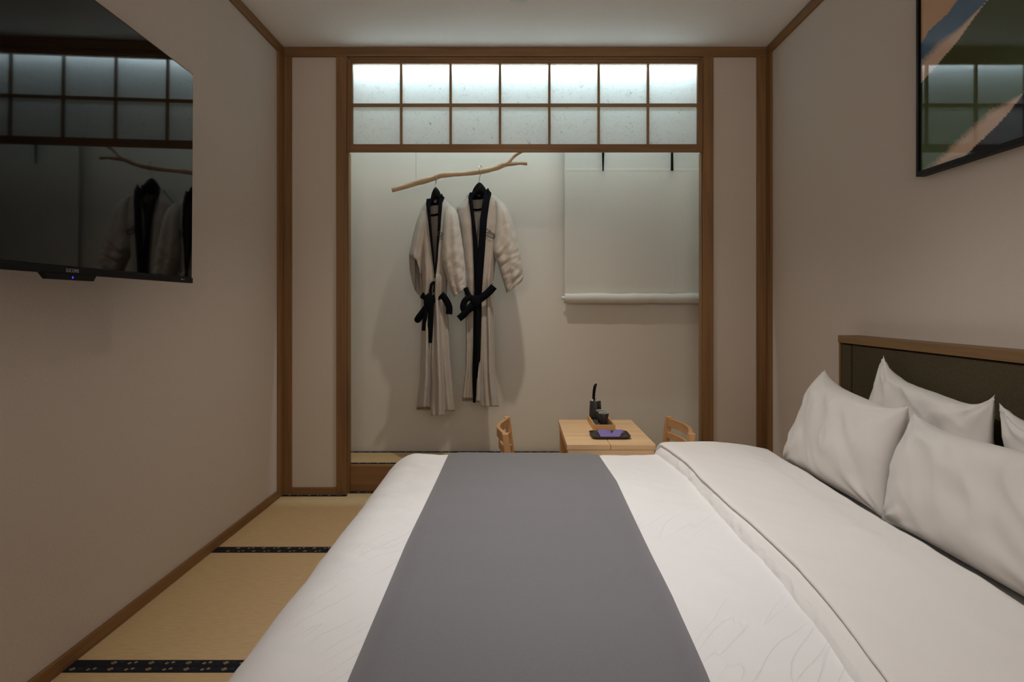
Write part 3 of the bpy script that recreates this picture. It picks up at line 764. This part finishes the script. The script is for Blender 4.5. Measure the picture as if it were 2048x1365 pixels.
def cup(label, x, y):
    e = empty('tea_cup', (x, y, lz), label, 'cup', 'dark tea cups on the bamboo tray')
    bm = bmesh.new(); lathe(bm, [(.016, 0), (.0172, .002), (.0205, .03), (.0255, .0595), (.0248, .0605), (.0238, .0595), (.021, .050), (.018, .048), (.002, .0475)], (0, 0, 0)); frombm('body', bm, stone_m, e, True)
    bm = bmesh.new(); lathe(bm, [(.0256, .0575), (.0258, .0605), (.0250, .0615), (.0240, .0610), (.0238, .0590), (.0245, .0575)], (0, 0, 0), 28); frombm('rim', bm, glaze_m, e, True)
    bm = bmesh.new(); lathe(bm, [(.001, .0480), (.0208, .0502), (.0238, .0592), (.0236, .0594), (.0205, .0505), (.0009, .0483)], (0, 0, 0), 28); frombm('glazed_inside', bm, glaze_m, e, True)
cup('small dark tea cup, the front one of the two, at the tray end', .408, 3.180)
cup('small dark tea cup half hidden behind the front cup', .405, 3.247)

# small dark dish with two purple sachets
dish = empty('serving_dish', (.412, 3.005, tz), 'shallow rounded black dish in front of the bamboo tray', 'dish')
def rrect(hx, hy, r, n=6):
    out = []
    for cx, cy, a0 in ((hx-r, hy-r, 0), (-hx+r, hy-r, PI/2), (-hx+r, -hy+r, PI), (hx-r, -hy+r, 1.5*PI)):
        for k in range(n+1): out.append((cx+r*math.cos(a0+PI/2*k/n), cy+r*math.sin(a0+PI/2*k/n)))
    return out
def stack(bm, levels):
    rings = [[bm.verts.new((x, y, z)) for x, y in rrect(hx, hy, r)] for hx, hy, r, z in levels]
    for a, b in zip(rings, rings[1:]):
        for k in range(len(a)): bm.faces.new((a[k], a[(k+1) % len(a)], b[(k+1) % len(a)], b[k]))
    bm.faces.new(rings[0][::-1]); bm.faces.new(rings[-1])
bm = bmesh.new(); stack(bm, [(.078, .066, .022, 0), (.084, .073, .026, .004), (.0885, .078, .028, .013), (.0865, .076, .027, .0135), (.080, .069, .024, .006), (.0795, .068, .024, .0055)])
frombm('dish_body', bm, stone_m, dish, False)
def sachet(label, x, y, rz, sx, sy, tilt):
    bm = bmesh.new(); n = 10
    vs = {}
    for j in range(n+1):
        for i in range(n+1):
            a, b = -1+2*i/n, -1+2*j/n
            t = .0028*(1-a**4)*(1-b**4)
            for s in (0, 1): vs[i, j, s] = bm.verts.new((a*sx+.15*b*sx, b*sy, (t if s else -t*.3)+tilt*(b+1)*.5*.01+.0006*math.sin(a*5)))
    for j in range(n):
        for i in range(n):
            bm.faces.new((vs[i, j, 1], vs[i+1, j, 1], vs[i+1, j+1, 1], vs[i, j+1, 1])); bm.faces.new((vs[i, j, 0], vs[i, j+1, 0], vs[i+1, j+1, 0], vs[i+1, j, 0]))
    for k in range(n):
        for q in (((k, 0), (k+1, 0)), ((k+1, n), (k, n)), ((0, k+1), (0, k)), ((n, k), (n, k+1))):
            (a, b), (c, d) = q; bm.faces.new((vs[a, b, 0], vs[c, d, 0], vs[c, d, 1], vs[a, b, 1]))
    o = frombm('sachet', bm, purple_m, None, True); o.location = (x, y, tz+.0085); o.rotation_euler = (math.radians(4), 0, rz)
    tag(o, label, 'sachet', 'purple sachets in the black dish')
sachet('flat purple sachet on the left of the black dish', .393, 3.005, .15, .030, .050, 1)
sachet('flat purple sachet on the right of the black dish', .447, 3.008, -.30, .021, .048, 1)
for x, y, lb in ((.474, 3.045, 'left one of two tiny white wrapped sweets in the black dish corner'), (.4815, 3.043, 'right one of two tiny white wrapped sweets, at the dish rim')):
    bm = bmesh.new(); lathe(bm, [(.0008, 0), (.0022, .0008), (.0024, .003), (.0012, .005)], (0, 0, 0), 10); o = frombm('wrapped_sweet', bm, white_m, None, True); o.location = (x, y, tz+.0065)
    tag(o, lb, 'sweet', 'tiny white pieces in the black dish')

# ------------------------------------------------------------------ blind on the alcove wall
BLY = 4.045
blind = empty('roman_blind', (P(1260, 0, BLY).x, BLY, P(0, 600, BLY).z), 'cream linen blind with rolled hem hanging on the alcove wall', 'blind')
bx0, bx1 = P(1129, 0, BLY).x, AXR-.012
zt_, zb_ = 2.36, P(0, 588, BLY).z
def sheet(u, v):
    x = bx0+(bx1-bx0)*u; z = zt_+(zb_-zt_)*v
    y = BLY+.004*math.sin(u*9+1)*v+.006*fbm(u*2.4, v*1.2, 1, 2)-.0012*math.exp(-((u-.17)/.012)**2)-.0012*math.exp(-((u-.74)/.012)**2)
    if u > .9: y += -.03*(u-.9)/.1*0
    if abs(z-P(0, 341, BLY).z) < .004: y -= .0015
    return Vector((x, y, z))
o = gridmesh('fabric_panel', 90, 160, sheet, blind_m, blind); o.location = -blind.location; solid(o, .0016)
bm = bmesh.new(); pts = []; n = 60
for i in range(n+1):
    x = bx0-.001+(bx1-bx0+.002)*i/n
    pts.append((x, BLY-.012+.002*fbm(i*.12, 0), P(0, 597, BLY).z+.003*fbm(i*.15, 3)))
tube(bm, pts, [.031+.0022*fbm(i*.22, 7) for i in range(n+1)], 20)
o = frombm('rolled_hem', bm, blind_m, blind, True); o.location = -blind.location
bm = bmesh.new(); tube(bm, [(bx0-.018, BLY-.012, P(0, 596, BLY).z), (bx0+.02, BLY-.012, P(0, 596, BLY).z)], .009, 14)
o = frombm('rod_end', bm, white_m, blind, True); o.location = -blind.location
def strap(px0, px1, pyb, wt, wb):
    bm = bmesh.new(); zt = 2.36; zb = P(0, pyb, BLY-.03).z; n = 14
    for i in range(n+1):
        t = i/n; z = zt+(zb-zt)*t; x = P(px0+(px1-px0)*t, 0, BLY-.03).x; wd = wt+(wb-wt)*t; y = BLY-.022-.004*math.sin(t*3)
        r = [bm.verts.new(q) for q in ((x-wd/2, y, z), (x+wd/2, y+.003, z), (x+wd/2, y+.0045, z), (x-wd/2, y+.0015, z))]
        if i:
            for k in range(4): bm.faces.new((pr[k], pr[(k+1) % 4], r[(k+1) % 4], r[k]))
        else: bm.faces.new(r[::-1])
        pr = r
    bm.faces.new(pr)
    o = frombm('tie_strap', bm, navy_m, blind); o.location = -blind.location
strap(1206.5, 1206.5, 342, .040, .008); strap(1343.5, 1345, 341, .006, .017)
bm = bmesh.new(); addbox(bm, (bx0, BLY-.004, 2.355), (bx1, BLY+.05, 2.385), .002); o = frombm('head_rail', bm, white_m, blind); o.location = -blind.location

# ------------------------------------------------------------------ branch rail with its strings
BRY = 3.85
branch = empty('hanging_branch', P(915, 349, BRY), 'pale bare tree branch hung level in the alcove as a clothes rail', 'branch')
main = [(784, 379.5, 5.2), (800, 376, 5.0), (832, 366, 5.8), (850, 361, 6.2), (866, 357, 5.6), (880.5, 351, 6.0), (904, 349, 5.0), (934, 347, 4.6), (963, 343, 5.4), (992, 336, 5.4), (1008, 329.5, 5.2), (1023, 328, 4.2), (1040, 326.5, 3.4), (1054.5, 327.5, 3.9)]
k_ = BRY/FPX
bm = bmesh.new(); sm = smoothpts(main, 6)
tube(bm, [P(a, b, BRY+.004*math.sin(a*.07)) for a, b, r in sm], [max(.002, r*k_*(1+.10*fbm(a*.09, 1))) for a, b, r in sm], 14)
o = frombm('stem', bm, branch_m, branch, True); o.location = -branch.location
fork = smoothpts([(1006, 331.5, 3.0), (1016, 325.5, 3.9), (1024, 317, 3.4), (1033, 309, 3.4), (1047, 301, 3.2), (1062, 290, 2.8), (1074, 276, 2.3)], 6)
bm = bmesh.new(); tube(bm, [P(a, b, BRY) for a, b, r in fork], [r*k_ for a, b, r in fork], 12)
o = frombm('side_fork', bm, branch_m, branch, True); o.location = -branch.location
for sx_, sy_ in ((832, 363), (1063, 289)):
    bm = bmesh.new(); q = P(sx_, sy_, BRY); tube(bm, [q, Vector((q.x, q.y, CZ-.002))], .0007, 6)
    o = frombm('hanging_cord', bm, plain('thin_cord', (.08, .07, .06), .8), branch); o.location = -branch.location

# ------------------------------------------------------------------ robes
class Robe:
    def __init__(s, label, Yc, rows, gap, depth, seed, hem):
        s.Yc, s.rows, s.gap, s.dep, s.seed, s.hem, s.wrap = Yc, rows, gap, depth, seed, hem, seed < 3
        s.root = empty('bathrobe', P((rows[0][1]+rows[0][2])/2, rows[0][0], Yc), label, 'bathrobe', 'beige bathrobes hanging from the branch')
    def put(s, o): o.parent = s.root; o.location = -s.root.location; return o
    def front(s, px, py):
        xl, xr = interp(s.rows, py); d = interp(s.dep, py)[0]; c = (xl+xr)/2; w_ = (xr-xl)/2
        q = max(-1, min(1, (px-c)/w_))
        return s.Yc-d*(1-abs(q)**2.4)**(1/2.4)+s.fold(q, py, 1)
    def fold(s, q, py, side):
        y0, y1 = s.rows[0][0], s.rows[-1][0]
        a = sstep(y0+20, y0+220, py)
        f = math.sin(q*7.5+s.seed+side*.7+.0045*(py-y0))+.55*math.sin(q*15+s.seed*2.1-.004*(py-y0))
        return a*(.008+.019*sstep(y0+150, y1, py))*(f-.35*abs(f))*1.2*(.4+.6*(1-abs(q)**3))
    def body(s):
        nv, nu = 150, 150; y0, y1 = s.rows[0][0], s.rows[-1][0]
        vs = []; ys = [y0+(y1-y0)*(j/(nv-1)) for j in range(nv)]
        for j in range(nv):
            for i in range(nu):
                t = i/(nu-1)
                py = ys[j]; gl, gr = interp(s.gap, py); xl, xr = interp(s.rows, py); d = interp(s.dep, py)[0]
                c = (xl+xr)/2; w_ = (xr-xl)/2
                a0 = math.acos(max(-.999, min(.999, (gl-c)/w_))); a1 = 2*PI+math.acos(max(-.999, min(.999, (gr-c)/w_)))
                # fixed shares so that folds run straight down: front-left, back, front-right
                if t < .32: th = lerp(a0, PI, t/.32)
                elif t < .62: th = lerp(PI, 2*PI, (t-.32)/.30)
                else: th = lerp(2*PI, a1, (t-.62)/.38)
                e = 2/2.4
                cx = math.copysign(abs(math.cos(th))**e, math.cos(th)); sy = math.copysign(abs(math.sin(th))**e, math.sin(th))
                px = c+w_*cx; side = 1 if sy > 0 else -1
                Y = s.Yc-d*sy+s.fold(cx, py, side)
                if t > .62 and gl > gr-1 and s.wrap: Y -= .010*sstep(.62, .9, t)       # right front lies over the left
                if t < .06: Y += .008
                hem = s.hem(cx, side)*sstep(.72, 1.0, j/(nv-1))
                px += .6*fbm(py*.02, s.seed, side, 2)
                Y += .0022*fbm(px*.09, py*.035, s.seed, 3)
                vs.append(P(px, py+hem, Y))
        fs = [(j*nu+i, j*nu+i+1, (j+1)*nu+i+1, (j+1)*nu+i) for j in range(nv-1) for i in range(nu-1)]
        me = bpy.data.meshes.new('robe_body'); me.from_pydata([tuple(v) for v in vs], [], fs); me.update()
        o = link('robe_body', me, robe_m, None, True); s.put(o); solid(o, .003, 1)
        return o
    def band(s, edge, off=.007, name='collar_band'):
        """edge rows: (py, outer px, inner px) -> dark ribbon on the front"""
        n = 90; y0, y1 = edge[0][0], edge[-1][0]; vs = []; m_ = 5
        for j in range(n):
            py = y0+(y1-y0)*j/(n-1); a, b = interp(edge, py)
            for i in range(m_):
                px = lerp(a, b, i/(m_-1)); vs.append(P(px, py, s.front(px, py)-off-.003*math.sin(PI*i/(m_-1))))
        fs = [(j*m_+i, j*m_+i+1, (j+1)*m_+i+1, (j+1)*m_+i) for j in range(n-1) for i in range(m_-1)]
        me = bpy.data.meshes.new(name); me.from_pydata([tuple(v) for v in vs], [], fs); me.update()
        o = link(name, me, navy_m, None, True); s.put(o); solid(o, .004, 0); return o
    def ribbon(s, pts, width, name='belt', k=7, th=.003):
        """pts: (px, py, Y, half-angle) flat ribbon through points; width in px"""
        sm_ = smoothpts(pts, k); bm = bmesh.new(); pr = None; n = len(sm_)
        for i, (a, b, Y) in enumerate(sm_):
            p = P(a, b, Y); nx = Vector(P(*sm_[min(i+1, n-1)])-P(*sm_[max(i-1, 0)])).normalized()
            sd = nx.cross(Vector((0, 1, 0))); sd = sd.normalized()*(width*Y/FPX/2)
            fr = Vector((0, th/2, 0))
            r = [bm.verts.new(q) for q in (p-sd-fr, p+sd-fr, p+sd+fr, p-sd+fr)]
            if pr:
                for q in range(4): bm.faces.new((pr[q], pr[(q+1) % 4], r[(q+1) % 4], r[q]))
            else: bm.faces.new(r[::-1])
            pr = r
        bm.faces.new(pr); return s.put(frombm(name, bm, navy_m, None, True))
    def sleeve(s, secs, seed, wr=.004, cut=None):
        """secs: (lx, ly, rx, ry, Ycentre, half depth): open tube with elliptical sections"""
        sm_ = smoothpts(secs, 10); nu = 64; vs = []; n = len(sm_)
        for j, (lx, ly, rx, ry, Yc, d) in enumerate(sm_):
            t = j/(n-1)
            for i in range(nu):
                a = 2*PI*i/nu; cx = math.cos(a); sy = math.sin(a)
                cx = math.copysign(abs(cx)**.85, cx); sy = math.copysign(abs(sy)**.85, sy)
                u = (cx+1)/2; px = lerp(lx, rx, u); py = lerp(ly, ry, u)
                if cut and sy > -.15: py = min(py, interp(cut, px)[0])
                f = .006*math.sin(cx*6+seed+t*2)*(1-abs(cx)**2)*sstep(.05, .4, t)
                f += wr*(fbm(px*.10+seed, py*.055+px*.03, sy, 3)+.7*(1-abs(fbm(px*.05-seed, py*.075+px*.05, 2, 2))*2.2))*sstep(.2, .55, t)
                vs.append(P(px+.5*fbm(py*.06, seed, cx), py, Yc-d*sy-f*(1 if sy > 0 else .3)))
        fs = [(j*nu+i, j*nu+(i+1) % nu, (j+1)*nu+(i+1) % nu, (j+1)*nu+i) for j in range(n-1) for i in range(nu)]
        me = bpy.data.meshes.new('sleeve'); me.from_pydata([tuple(v) for v in vs], [], fs); me.update()
        o = link('sleeve', me, robe_m, None, True); s.put(o); solid(o, .003, 1); return o
def hanger(label, hx, hy, hump, sh, Y, rot):
    """hump: (left px, left py, top px, top py, right px, right py); sh: shoulder ends px"""
    hg = empty('coat_hanger', P(hump[2], hump[3], Y), label, 'hanger', 'black coat hangers on the branch')
    def put(o): o.parent = hg; o.location = -hg.location; return o
    top = smoothpts([(sh[0], sh[1]), (lerp(sh[0], hump[0], .55), lerp(sh[1], hump[1], .5)), (hump[0], hump[1]), (lerp(hump[0], hump[2], .38), lerp(hump[1], hump[3], .63)), (hump[2], hump[3]),
                     (lerp(hump[4], hump[2], .38), lerp(hump[5], hump[3], .63)), (hump[4], hump[5]), (lerp(sh[2], hump[4], .55), lerp(sh[3], hump[5], .5)), (sh[2], sh[3])], 5)
    bm = bmesh.new(); pr = None; n = len(top); ym = hump[3]
    for i, (a, b) in enumerate(top):
        t = abs(2*i/(n-1)-1); h = lerp(25, 7, min(1, t*1.25)); dp = .013*math.cos(t*1.1)+.004
        r = [P(a, b+2, Y-dp), P(a, b, Y-dp*.4), P(a, b, Y+dp*.4), P(a, b+2, Y+dp), P(a, b+h, Y+dp), P(a, b+h, Y-dp)]
        r = [bm.verts.new(q) for q in r]
        if pr:
            for q in range(6): bm.faces.new((pr[q], pr[(q+1) % 6], r[(q+1) % 6], r[q]))
        else: bm.faces.new(r[::-1])
        pr = r
    bm.faces.new(pr); put(frombm('hanger_arm', bm, black_wood, None, True))
    # metal hook over the branch
    q0 = P(hump[2], hump[3]+3, Y); c = P(hx, hy, BRY); R = 9.5*BRY/FPX
    pts = [q0, P(hump[2], hump[3]-4, Y)]
    for k in range(11):
        a = math.radians(-50+k*25)
        pts.append(c+Vector((.25*R*math.sin(a)*rot, R*math.cos(a+PI/2)*.95, R*math.sin(a+PI/2)*1.0)))
    bm = bmesh.new(); tube(bm, smoothpts([tuple(p) for p in pts], 3), .0017, 8); put(frombm('hook', bm, steel_m, None, True))
    return hg

# ---- left robe
r1 = Robe('shorter-looking left bathrobe with tied black belt and hanging belt ends', 3.840,
    rows=[(397, 857, 887), (404, 853, 893), (413, 846, 903), (424, 841, 910), (440, 838, 911), (470, 838.5, 905), (510, 841, 897), (560, 843, 894), (590, 842.5, 892), (640, 843, 895.5), (700, 842.5, 899), (760, 840, 903), (823, 834, 909)],
    gap=[(397, 860, 884), (410, 858.5, 879), (460, 861.5, 876.5), (520, 867, 874), (552, 870.5, 871), (600, 872, 868), (823, 874, 864)],
    depth=[(397, .030), (415, .050), (450, .068), (560, .075), (600, .050), (700, .075), (823, .095)], seed=1.2,
    hem=lambda q, side: (-8 if q < -.25 else (9 if q < .45 else -1))*(1 if side > 0 else .3))
r1.body()
r1.band([(398, 853.5, 860.5), (408, 852.5, 860.3), (435, 856, 861.3), (483, 861, 865), (532, 867, 869), (556, 870, 871.5)])
r1.band([(388, 881.5, 884.5), (396, 889, 880), (406, 884.5, 877), (460, 880.5, 875.5), (520, 873.5, 872.3), (556, 870.5, 868.5)])
def neck(rb, rows):
    sm_ = smoothpts(rows, 5); n = len(sm_)
    def f(u, v):
        px, a, b, Y = sm_[min(n-1, int(round(u*(n-1))))]
        return P(px, lerp(a, b, v), Y-.004*math.sin(PI*v))
    o = gridmesh('neck_band', n, 5, f, navy_m); rb.put(o); solid(o, .004, 0)
neck(r1, [(857, 401, 411, 3.825), (861, 397.5, 411, 3.86), (867, 396, 411, 3.882), (874, 394, 410.5, 3.882), (880, 391, 408, 3.862), (884, 389, 401, 3.825)])
r1.ribbon([(859, 431, 3.885), (868, 430.5, 3.890), (877, 428.5, 3.885)], 4.2, 'hanging_loop')
r1.sleeve([(841, 424, 858, 421, 3.840, .040), (833, 446, 856, 447, 3.835, .055), (826, 475, 849, 480, 3.830, .060), (819.5, 508, 843, 513, 3.825, .060), (819.5, 535, 841, 545, 3.823, .058), (824, 560, 841, 575, 3.820, .055), (830, 580, 842.5, 598, 3.817, .050)], 2.0, cut=[(815, 508), (820, 511), (828, 514), (834, 521), (839, 535), (841, 560), (843.5, 602)])
r1.sleeve([(893, 412, 907, 416, 3.825, .040), (888, 432, 915, 431, 3.800, .050), (886, 470, 920, 462, 3.780, .055), (884, 512, 926.5, 506, 3.768, .056), (890, 540, 930, 540, 3.762, .054), (899, 570, 931.5, 565, 3.758, .050), (909, 594, 931, 574, 3.755, .045)], 5.0, .005)
# belt of the left robe
bY = r1.front(866, 590)-.022
for rr, wd, nm in (([(843, 589, 3.815), (850, 593, bY+.004), (860, 600, bY-.004), (868, 598, bY-.006), (875, 593, bY), (882, 588.5, 3.800)], 15, 'belt'),
               ([(882, 588.5, 3.755), (889, 596, 3.751), (895, 606, 3.750), (898.5, 616, 3.755), (898, 629, 3.761)], 13, 'belt'),
               ([(862, 600, bY-.008), (861, 585, bY-.010), (862.5, 571, bY-.008), (867, 565.5, bY-.006), (870, 571, bY-.004), (868.5, 585, bY-.004)], 5.5, 'belt_loop'),
               ([(858, 604, bY-.01), (848, 618, bY-.012), (838, 631, bY-.012), (833, 639, bY-.01), (836, 642, bY-.004), (843, 634, bY-.001), (851, 620, bY)], 8.5, 'belt_loop'),
               ([(856, 605, bY-.010), (852, 620, bY-.012), (849.5, 640, bY-.012), (847.5, 662, bY-.010)], 8.5, 'belt_end'),
               ([(862, 604, bY-.012), (861.5, 630, bY-.014), (860, 660, bY-.013), (858, 686, bY-.012)], 11, 'belt_end')):
    r1.ribbon(rr, wd, nm)
def knot(rb, px, py, Y, a, b):
    bm = bmesh.new(); bmesh.ops.create_uvsphere(bm, u_segments=20, v_segments=12, radius=1)
    c = P(px, py, Y); k = Y/FPX
    for v in bm.verts:
        v.co = c+Vector((v.co.x*a*k, v.co.y*.012, v.co.z*b*k))*(1+.12*fbm(v.co.x*2, v.co.z*2, 1))
    rb.put(frombm('belt_knot', bm, navy_m, None, True))
knot(r1, 858, 604, bY-.008, 11, 17)
hanger('black hanger holding the left bathrobe', 872, 357, (860, 401, 871, 374.5, 884, 396), (841, 426, 908, 420), 3.840, 1)
e1 = text('embroidery', 'C|hug', .030, (0, 0, 0), (PI/2, 0, 0), ink_m, None)
def place_text(o, rb, px, py, ang, yaw):
    o.location = P(px, py, rb.front(px, py)-.016); o.rotation_euler = (PI/2, math.radians(ang), math.radians(yaw)); o.parent = rb.root; o.location = o.location-rb.root.location
place_text(e1, r1, 886.5, 470, 12, 12)
e1b = text('embroidery', 'HOUSE', .012, (0, 0, 0), (PI/2, 0, 0), ink_m, None, spacing=1.3); place_text(e1b, r1, 886, 479, 12, 12)

# ---- right robe
r2 = Robe('right bathrobe hanging open-collared with long black front band to the hem', 3.860,
    rows=[(388, 936, 985), (396, 932, 996), (404, 925, 1004), (416, 915, 1011), (432, 916, 1011), (470, 920, 1001), (505, 924, 992), (560, 929, 986.5), (590, 930, 985.5), (640, 932, 986.5), (700, 933, 988), (745, 932, 989.5), (806, 925, 997)],
    gap=[(388, 940, 978), (400, 944, 968), (440, 948, 961), (480, 952, 957), (520, 955, 955.5), (600, 956, 952), (806, 953, 945)],
    depth=[(388, .035), (410, .055), (450, .072), (560, .075), (600, .052), (700, .075), (806, .095)], seed=3.7,
    hem=lambda q, side: (-9 if q < -.35 else (-3 if q < .0 else 8))*(1 if side > 0 else .3))
r2.body()
r2.band([(385, 940, 944), (394, 936.8, 944.5), (400, 937.5, 945), (435, 942.5, 949), (483, 946, 955), (532, 948, 958), (600, 950, 957)])
r2.band([(377, 974.5, 977.5), (387, 983, 968), (400, 979.5, 966), (440, 974, 960), (508, 969, 955.5), (592, 963, 949), (640, 962.5, 947.5), (690, 961, 946.5), (722, 960, 945.5), (728, 957, 945.3), (760, 954, 945), (806, 950.5, 946.3)], off=.020, name='front_band')
neck(r2, [(940, 391, 401, 3.845), (945, 386, 400, 3.882), (953, 384, 399.5, 3.902), (962, 382, 399, 3.902), (970, 380, 395, 3.882), (976, 378.5, 388, 3.85)])
r2.ribbon([(944, 419.5, 3.910), (955, 420, 3.915), (966, 418, 3.910)], 4.2, 'hanging_loop')
r2.sleeve([(915, 418, 932, 414, 3.865, .040), (914, 440, 932, 440, 3.885, .045), (914, 475, 932, 480, 3.890, .045), (915, 520, 933, 525, 3.890, .045), (918, 555, 935, 560, 3.885, .040)], 8.0)
r2.sleeve([(989, 400, 1008, 408, 3.850, .042), (992, 425, 1017, 424, 3.835, .060), (990, 462, 1027.5, 455, 3.827, .068), (987.5, 503, 1038, 500, 3.817, .070), (997, 530, 1043, 530, 3.810, .066), (1006, 560, 1046, 552, 3.805, .058), (1014, 586, 1043, 563, 3.803, .050)], 11.0, .0075)
bY = r2.front(952, 600)-.026
for rr, wd, nm in (([(931, 576, 3.795), (936, 588, bY+.006), (943, 598, bY), (952, 603, bY-.004)], 10, 'belt'),
               ([(952, 604, bY-.008), (966, 594, bY-.010), (978, 584, bY-.006), (988, 573, bY+.004)], 15, 'belt'),
               ([(952, 600, bY-.010), (940, 596, bY-.014), (930, 602, bY-.018), (926, 614, bY-.020), (930, 622, bY-.018), (942, 618, bY-.012), (952, 612, bY-.008)], 12, 'belt_loop'),
               ([(948, 606, bY-.012), (939, 616, bY-.020), (929, 628, bY-.022), (917.5, 638, bY-.020)], 13.5, 'belt_end')):
    r2.ribbon(rr, wd, nm)
knot(r2, 951, 604, bY-.010, 11, 13)
hanger('black hanger holding the right bathrobe', 961, 341, (940, 397, 958.5, 365, 977, 392), (918, 422, 1006, 414), 3.860, -1)
e2 = text('embroidery', 'C|hug', .031, (0, 0, 0), (PI/2, 0, 0), ink_m, None); place_text(e2, r2, 980.5, 465.5, 22, 10)
e2b = text('embroidery', 'HOUSE', .013, (0, 0, 0), (PI/2, 0, 0), ink_m, None, spacing=1.3); place_text(e2b, r2, 980, 474.5, 22, 10)
bm = bmesh.new(); rp = smoothpts([(984, 563, 3.805), (990, 568, 3.803), (991.5, 576, 3.805), (987, 583, 3.808)], 5); tube(bm, [P(*q) for q in rp], .0022, 6); r2.put(frombm('belt_carrier', bm, robe_m, None, True))
